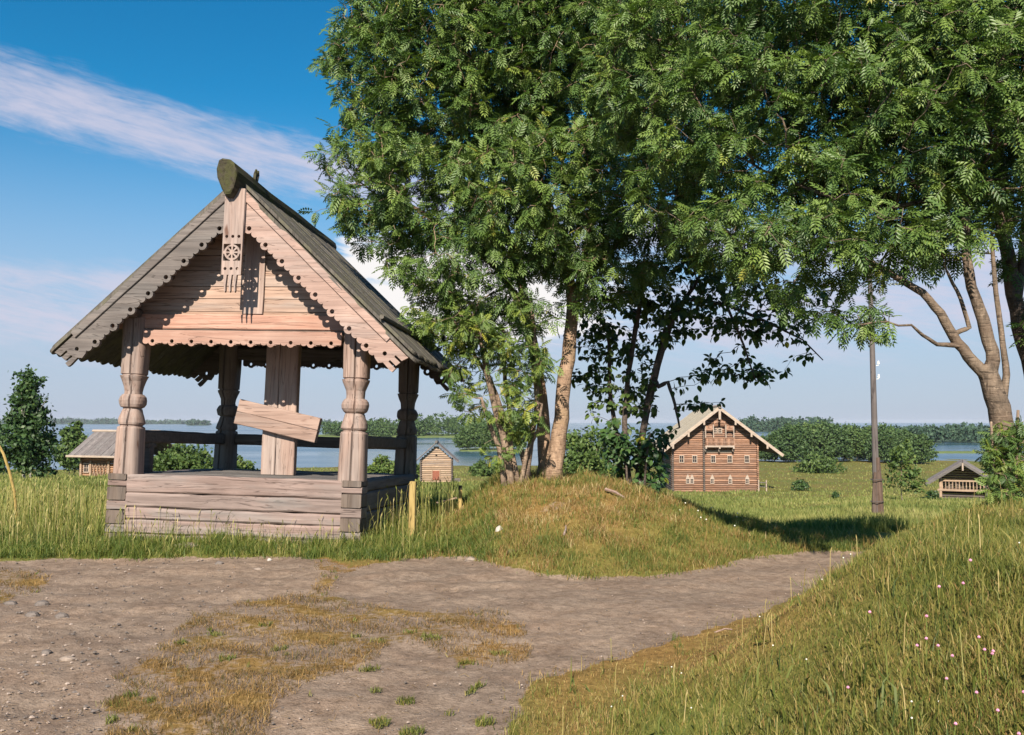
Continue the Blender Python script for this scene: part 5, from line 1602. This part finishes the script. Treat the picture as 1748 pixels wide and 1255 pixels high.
# ------------------------------------------------------------------ trees and bushes farther off
def clump_crown(lobes, n, size, shell=.72, flat=.55):
    """leaf clumps spread through lumpy lobes; returns verts, quads, rnd"""
    vol = np.array([r[0] * r[1] * r[2] for c, r in lobes]) ** .75
    k = RNG.choice(len(lobes), n, p=vol / vol.sum())
    C = np.array([c for c, r in lobes])[k]; Rr = np.array([r for c, r in lobes])[k]
    d = RNG.normal(0, 1, (n, 3)); d /= np.linalg.norm(d, axis=1)[:, None]
    q = shell + (1 - shell) * RNG.uniform(0, 1, n); ins = RNG.uniform(0, 1, n) < .25
    q = np.where(ins, RNG.uniform(.2, 1, n), q)
    q = q * (1 + .16 * np.sin(d[:, 0] * 7 + k) * np.sin(d[:, 1] * 6 + 2 * k) + .12 * np.sin(d[:, 2] * 9 + k))
    p = C + d * q[:, None] * Rr
    ns = max(12, n // 45)                        # gather the leaves round twig ends
    ks = RNG.choice(n, ns); cen = p[ks] + (p[ks] - C[ks]) * RNG.uniform(-.05, .22, (ns, 1))
    pick = RNG.integers(0, ns, n); gth = RNG.uniform(0, 1, n) < .62
    sp = Rr.mean(1)[:, None] * .17
    p = np.where(gth[:, None], cen[pick] + RNG.normal(0, 1, (n, 3)) * sp * np.array([1, 1, .75]), p)
    nrm = d * .8 + RNG.normal(0, flat, (n, 3)) + np.array([0, 0, .25]); nrm /= np.linalg.norm(nrm, axis=1)[:, None]
    a = np.cross(nrm, RNG.normal(0, 1, (n, 3))); a /= np.linalg.norm(a, axis=1)[:, None]; b_ = np.cross(nrm, a)
    s = (size * RNG.uniform(.5, 1.25, n))[:, None]
    v = np.stack([p + a * s, p + b_ * s * .62, p - a * s, p - b_ * s * .62], 1).reshape(-1, 3)
    qd = np.arange(n)[:, None] * 4 + np.array([[0, 1, 2, 3]])
    tone = RNG.normal(0, .12, len(lobes))[k]
    return v, qd, np.repeat(np.clip(.45 + tone + RNG.normal(0, .17, n), 0, 1), 4)

L_BIRCH = leafmat('birch_leaf', [(0, (.022, .050, .018)), (.5, (.042, .086, .025)), (1, (.095, .145, .036))], .2, .5)
L_BUSH = leafmat('bush_leaf', [(0, (.040, .075, .020)), (.5, (.075, .125, .030)), (1, (.14, .185, .045))], .2, .6, var=True)
L_WOOD = leafmat('wood_leaf', [(0, (.036, .070, .026)), (.5, (.066, .118, .038)), (1, (.11, .165, .05))], .22, .65, var=True)
L_FAR = leafmat('far_wood_leaf', [(0, (.026, .058, .038)), (.5, (.040, .080, .048)), (1, (.06, .105, .055))], .1, .7)
B_FAR = bark('far_bark', (.10, .08, .065), (.22, .18, .15), .6)
B_WHITE = bark('birch_bark', (.20, .18, .16), (.55, .51, .47), .8)

def lobes_for(h, w, kind, n=9):
    L = []
    for i in range(n):
        f = (i + .5) / n
        if kind == 'cone': rr = w * (1 - f) ** .7 * .62 + .12 * w; z = h * (.16 + .80 * f)
        elif kind == 'dome': rr = w * math.sqrt(max(0.05, 1 - (f * 1.02 - .25) ** 2 / .62)) * .55; z = h * (.22 + .68 * f)
        else: rr = w * math.sqrt(max(.04, 1 - f * f)) * .6; z = h * (.12 + .72 * f)
        a = i * 2.4 + random.uniform(-.4, .4); q = w * (.42 if kind != 'cone' else .26) * (1 - f * .6)
        L.append(((math.cos(a) * q, math.sin(a) * q * .9, z), (rr * random.uniform(.75, 1.1), rr * random.uniform(.75, 1.1), max(.12 * h, rr * .62))))
    return L

def clump_tree(name, label, cat, loc, h, w, kind, n, size, mat, bk=None, group=None, stems=1, rz=0, nl=9, tr=.02):
    rt = empty(name, loc, rz); tag(rt, label, cat, group)
    lb = lobes_for(h, w, kind, nl)
    v, q, rr = clump_crown(lb, n, size)
    v[:, 2] = np.maximum(v[:, 2], .02)
    np_mesh('crown', v, [q], mat, rt, attrs={'rnd': rr})
    mb = MB()
    for s in range(stems):
        a = s * 2.3; q_ = .10 * w * (stems > 1)
        b0 = Vector((math.cos(a) * q_, math.sin(a) * q_, -.25)); t1 = Vector((math.cos(a) * q_ * 3.0, math.sin(a) * q_ * 3, h * .8))
        mb.tube([b0, b0.lerp(t1, .35) + Vector((random.uniform(-.02, .02) * h, 0, 0)), b0.lerp(t1, .7), t1], [h * tr, h * tr * .75, h * tr * .5, h * tr * .15], 7)
        for k in range(6):
            f = .25 + .1 * k; p = b0.lerp(t1, f); a2 = k * 2.4 + s
            mb.tube([p, p + Vector((math.cos(a2) * w * .3, math.sin(a2) * w * .3, h * .10)), p + Vector((math.cos(a2) * w * .48, math.sin(a2) * w * .48, h * .15))], [h * tr * .35, h * tr * .22, h * tr * .06], 5)
    mb.build('trunk', bk or B_FAR, rt)
    return rt

def at_ground(px, Y, dz=0.0):
    g = ground_at(px, Y); g.z = max(g.z, WATER) + dz; return g

clump_tree('young_tree', 'tall dense young tree with pale stems standing in the meadow at the left edge', 'tree', at_ground(46, 50), 6.2, 2.0, 'cone', 9000, .125, L_BIRCH, B_WHITE, stems=3, nl=13, tr=.009)
clump_tree('young_tree', 'lower round young tree behind the left end of the orange storehouse roof', 'tree', at_ground(122, 104), 6.3, 3.0, 'dome', 3600, .24, L_BUSH, stems=2, tr=.010)
clump_tree('young_tree', 'broad dark tree cut by the left edge of the view behind the tall meadow tree', 'tree', at_ground(-38, 56), 4.4, 2.3, 'dome', 4500, .14, L_BIRCH, stems=2, tr=.012)
clump_tree('alder_bush', 'wide low leafy bush seen under the left rail of the pavilion', 'bush', at_ground(318, 62), 2.3, 3.2, 'bush', 5000, .15, L_BUSH, stems=3, nl=10, tr=.02)
clump_tree('alder_bush', 'leafy bush seen between the back left post and the cross', 'bush', at_ground(398, 66), 2.2, 1.9, 'bush', 3200, .15, L_BUSH, stems=3, tr=.02)
clump_tree('alder_bush', 'round bush seen under the right rail between the two right posts', 'bush', at_ground(655, 108), 3.3, 2.9, 'bush', 3000, .24, L_BUSH, stems=3, tr=.015)
clump_tree('alder_bush', 'small bush touching the left roof edge of the pale shed', 'bush', at_ground(704, 122), 3.0, 1.9, 'bush', 2000, .24, L_BUSH, stems=2, tr=.015)
clump_tree('willow_bush', 'low round bush on the lake shore right of the pale shed', 'bush', at_ground(822, 140), 2.7, 2.2, 'bush', 2600, .25, L_BUSH, stems=2, tr=.015)
clump_tree('willow_bush', 'low shore bush just left of the fanning stems', 'bush', at_ground(856, 150), 2.4, 2.0, 'bush', 2000, .25, L_BUSH, stems=2, tr=.015)
clump_tree('round_tree', 'rounded green tree glimpsed between the thick trunks and the dark oval leaved tree', 'tree', at_ground(1000, 70), 5.5, 3.3, 'dome', 5200, .17, L_BUSH, stems=2, nl=11, tr=.014)
clump_tree('sapling', 'thin airy sapling beside the utility pole in the field', 'tree', at_ground(1538, 58), 3.9, 1.55, 'dome', 1500, .12, L_BUSH, stems=1, tr=.008)
clump_tree('willow_bush', 'broad pale green bush in front of the grove right of the log house', 'bush', at_ground(1393, 175), 3.5, 5.0, 'bush', 3400, .32, L_BUSH, stems=2, nl=11, tr=.012)
clump_tree('willow_bush', 'small dark bush in the middle of the field right of the log house', 'bush', at_ground(1365, 118), 1.7, 1.5, 'bush', 1100, .17, L_BIRCH, stems=2, tr=.015)
clump_tree('willow_bush', 'tiny bush in the grass left of the utility pole', 'bush', at_ground(1425, 88), .9, .6, 'bush', 500, .11, L_BIRCH, stems=1, tr=.02)
clump_tree('willow_bush', 'low dark bush to the left of the railed porch hut', 'bush', at_ground(1590, 76), .8, .9, 'bush', 600, .10, L_BIRCH, stems=1, tr=.02)
clump_tree('willow_bush', 'bush behind the right roof slope of the railed porch hut', 'bush', at_ground(1690, 90), 4.2, 1.7, 'dome', 1500, .2, L_BUSH, stems=2, tr=.015)

# the grove beyond the field: each tree its own object, copied from three
protos = []
for k, (h, w, kd) in enumerate(((10.5, 6.0, 'dome'), (9.2, 5.2, 'dome'), (11.0, 4.6, 'cone'))):
    protos.append((h, w, kd))
GL = ['broad green tree in the grove right of the log house', 'round mid green tree in the grove right of the log house', 'pointed green tree in the grove right of the log house']
made = [None, None, None]
spots = [(1322, 236, 0, .80), (1340, 232, 1, 1.02), (1360, 238, 0, 1.0), (1378, 246, 2, .95), (1398, 240, 1, 1.12), (1420, 236, 0, .98), (1440, 244, 1, 1.08), (1462, 238, 0, .92), (1482, 246, 2, .88), (1500, 232, 1, .95), (1520, 238, 0, .88), (1540, 230, 1, .95), (1556, 226, 0, .80), (1572, 222, 1, .82), (1305, 244, 1, .75), (1350, 262, 1, 1.1), (1410, 266, 0, 1.1), (1452, 268, 1, 1.1), (1510, 262, 0, 1.02)]
for px_, Y, k, s in spots:
    g = at_ground(px_, Y, -.1)
    if made[k] is None:
        h, w, kd = protos[k]
        o = clump_tree('grove_tree', GL[k], 'tree', g, h, w, kd, 5200, .36, L_WOOD, nl=15, tr=.012, group='grove trees right of the log house'); made[k] = o
    else: o = copy_tree(made[k])
    o.location = g; o.scale = (s * random.uniform(.9, 1.1),) * 2 + (s,); o.rotation_euler.z = random.uniform(0, 6.28)

def land(name, px0, px1, Y0, Y1, hgt, col):
    """low shore rising from the lake"""
    n = 40
    mb = MB(); rows = []
    for j in range(5):
        f = j / 4; Y = Y0 + (Y1 - Y0) * f
        row = []
        for i in range(n + 1):
            g_ = i / n; px_ = px0 + (px1 - px0) * g_
            e = min(1, 6 * g_, 6 * (1 - g_)) ** .6
            x = (px_ - 874) / 1552 * Y
            row.append((x, Y + math.sin(i * 1.3) * (Y1 - Y0) * .06, WATER - .3 + (hgt + .3) * e * min(1, j / 1.0)))
        rows.append(row)
    b0 = 0
    vs = [p for r_ in rows for p in r_]
    mb.add(vs, [(j * (n + 1) + i, j * (n + 1) + i + 1, (j + 1) * (n + 1) + i + 1, (j + 1) * (n + 1) + i) for j in range(4) for i in range(n)])
    return tag(mb.build(name, col, smooth=True), kind='structure')
M_SHORE = plain('shore_grass', (.13, .17, .05), .9, .25, .05)
M_SHOREF = plain('far_shore_ground', (.05, .08, .05), .9, .25, .01)

def wood_mass(name, px0, px1, Y0, Y1, n, h, w, per, size, mat, zb, hv=.25, prof=None):
    V, Q, Rn = [], [], []; b0 = 0
    for i in range(n):
        px_ = RNG.uniform(px0, px1); Y = RNG.uniform(Y0, Y1)
        x = (px_ - 874) / 1552 * Y
        hh_ = h * RNG.uniform(1 - hv, 1 + hv) * (prof(px_) if prof else 1)
        ww = w * RNG.uniform(.8, 1.25)
        L = lobes_for(hh_, ww, random.choice(('cone', 'dome', 'dome')), 6)
        v, q, rr = clump_crown(L, per, size)
        v[:, 2] = np.maximum(v[:, 2], .05)
        V.append(v + np.array([x, Y, zb])); Q.append(q + b0); Rn.append(np.clip(rr + RNG.normal(0, .12), 0, 1)); b0 += len(v)
    return tag(np_mesh(name, np.concatenate(V), [np.concatenate(Q)], mat, attrs={'rnd': np.concatenate(Rn)}), kind='stuff')

land('far_shore', 520, 880, 590, 720, 1.0, M_SHORE)
wood_mass('shore_wood', 545, 885, 610, 690, 90, 13.0, 8.0, 650, .70, L_WOOD, WATER + .6, .25, lambda p: .78 + .28 * sm(np.array((p - 600) / 120.0)) if p < 900 else 1)
land('spit', 778, 905, 318, 352, .35, M_SHORE)
SP = [(800, 330, 10.0, 6.0), (820, 334, 11.6, 6.5), (842, 332, 11.0, 6.5), (862, 336, 10.0, 6), (790, 334, 7.0, 4.5), (882, 334, 9.0, 5.5)]
sp0 = None
for i, (px_, Y, h, w) in enumerate(SP):
    g = at_ground(px_, Y); g.z = WATER + .2
    if sp0 is None:
        o = sp0 = clump_tree('shore_tree', 'dense bushy tree on the grassy spit in the lake left of the fanning stems', 'tree', g, 11.0, 6.3, 'dome', 4200, .44, L_WOOD, nl=15, tr=.012, group='trees on the lake spit')
    else: o = copy_tree(sp0)
    o.location = g; o.scale = (w / 6.3, w / 6.3, h / 11.0); o.rotation_euler.z = i * 1.9
land('far_shore', 1500, 2400, 436, 640, .8, M_SHOREF)
wood_mass('lake_wood', 1500, 2100, 446, 560, 150, 8.2, 7.5, 260, .8, L_FAR, WATER + .4, .2)
land('far_shore', 1235, 1600, 900, 1300, 1.0, M_SHOREF)
wood_mass('lake_wood', 1270, 1420, 930, 1100, 60, 14, 13, 200, 1.5, L_FAR, WATER + .4, .2)
land('far_shore', -1200, 330, 3600, 4600, 3, M_SHOREF)
wood_mass('distant_wood', -300, 205, 3700, 4300, 220, 17, 40, 90, 6, L_FAR, WATER + 1, .25, lambda p: .55 + .5 * abs(math.sin(p * .021)))
wood_mass('distant_wood', 205, 330, 3700, 4200, 60, 7, 36, 60, 5, L_FAR, WATER + 1, .3)
land('island', 318, 356, 2500, 2700, 1.5, M_SHOREF)
wood_mass('distant_wood', 322, 353, 2520, 2650, 22, 13, 16, 90, 3.5, L_FAR, WATER + .8, .3)
land('far_shore', 380, 620, 3000, 3500, 1.5, M_SHOREF)
wood_mass('distant_wood', 385, 560, 3050, 3400, 80, 11, 26, 80, 4.5, L_FAR, WATER + .8, .3)
# reed bed in the right hand bay
tag(land('reed_spit', 1560, 1700, 300, 320, .25, M_SHORE), kind='structure')

# flowers in the right hand meadow and white flower heads on the mound
def flower_heads(name, x, y, h, r, mat):
    z = H(x, y); mb = MB()
    for a, b_, c_, hh_, rr_ in zip(x, y, z, h, r):
        mb.mi = 1
        top = (a + random.uniform(-.02, .02), b_, c_ + hh_)
        mb.tube([(a, b_, c_), top], [.0015, .0012], 3)
        mb.mi = 0
        mb.rings([[(top[0] + q * rr_ * math.cos(k * 1.047), top[1] + q * rr_ * math.sin(k * 1.047), top[2] + dz * rr_) for k in range(6)] for q, dz in ((.5, -.6), (1, 0), (.75, .6), (.25, .95))])
    return tag(mb.build(name, [mat, M_STEM]), kind='stuff')
M_STEM = plain('flower_stem', (.10, .14, .03), .8, .2)
M_PINK = plain('clover_pink', (.60, .25, .38), .8, .25, 60)
M_WHT = plain('flower_white', (.68, .66, .58), .8, .15, 60)
x, y = sample(1500, 1.9, 7.5, .25, .66)
_, _, _, px, py = cover(x, y); k = (px > 1420) & (py > 1000) & (RNG.uniform(0, 1, len(x)) < .14 * (.15 + (px > 1560)))
flower_heads('clover_heads', x[k], y[k], RNG.uniform(.06, .12, k.sum()), np.maximum(.006, y[k] * .0019), M_PINK)
x, y = sample(2600, 1.9, 16, -.1, .66)
s_, _, _, px, py = cover(x, y); k = (s_ < .2) & (RNG.uniform(0, 1, len(x)) < .022 + .55 * np.exp(-((px - 1190) / 90) ** 2 - ((py - 880) / 35) ** 2))
flower_heads('white_flower_heads', x[k], y[k], RNG.uniform(.05, .12, k.sum()), np.maximum(.004, y[k] * .0009), M_WHT)

# ------------------------------------------------------------------ air
m = bpy.data.materials.new('air'); m.use_nodes = True
for nd in list(m.node_tree.nodes):
    if nd.type != 'OUTPUT_MATERIAL': m.node_tree.nodes.remove(nd)
pv = m.node_tree.nodes.new('ShaderNodeVolumePrincipled')
pv.inputs['Color'].default_value = (.80, .87, 1, 1); pv.inputs['Density'].default_value = .00006
m.node_tree.links.new(pv.outputs[0], m.node_tree.nodes['Material Output'].inputs['Volume'])
mb = MB(); xs, ys_, zs = (-9500, 9500), (-70, 9200), (-16.0, 17.0)
mb.add([(x, y, z) for x in xs for y in ys_ for z in zs], [(0, 1, 3, 2), (4, 6, 7, 5), (0, 4, 5, 1), (2, 3, 7, 6), (0, 2, 6, 4), (1, 5, 7, 3)])
tag(mb.build('haze', m), kind='stuff')
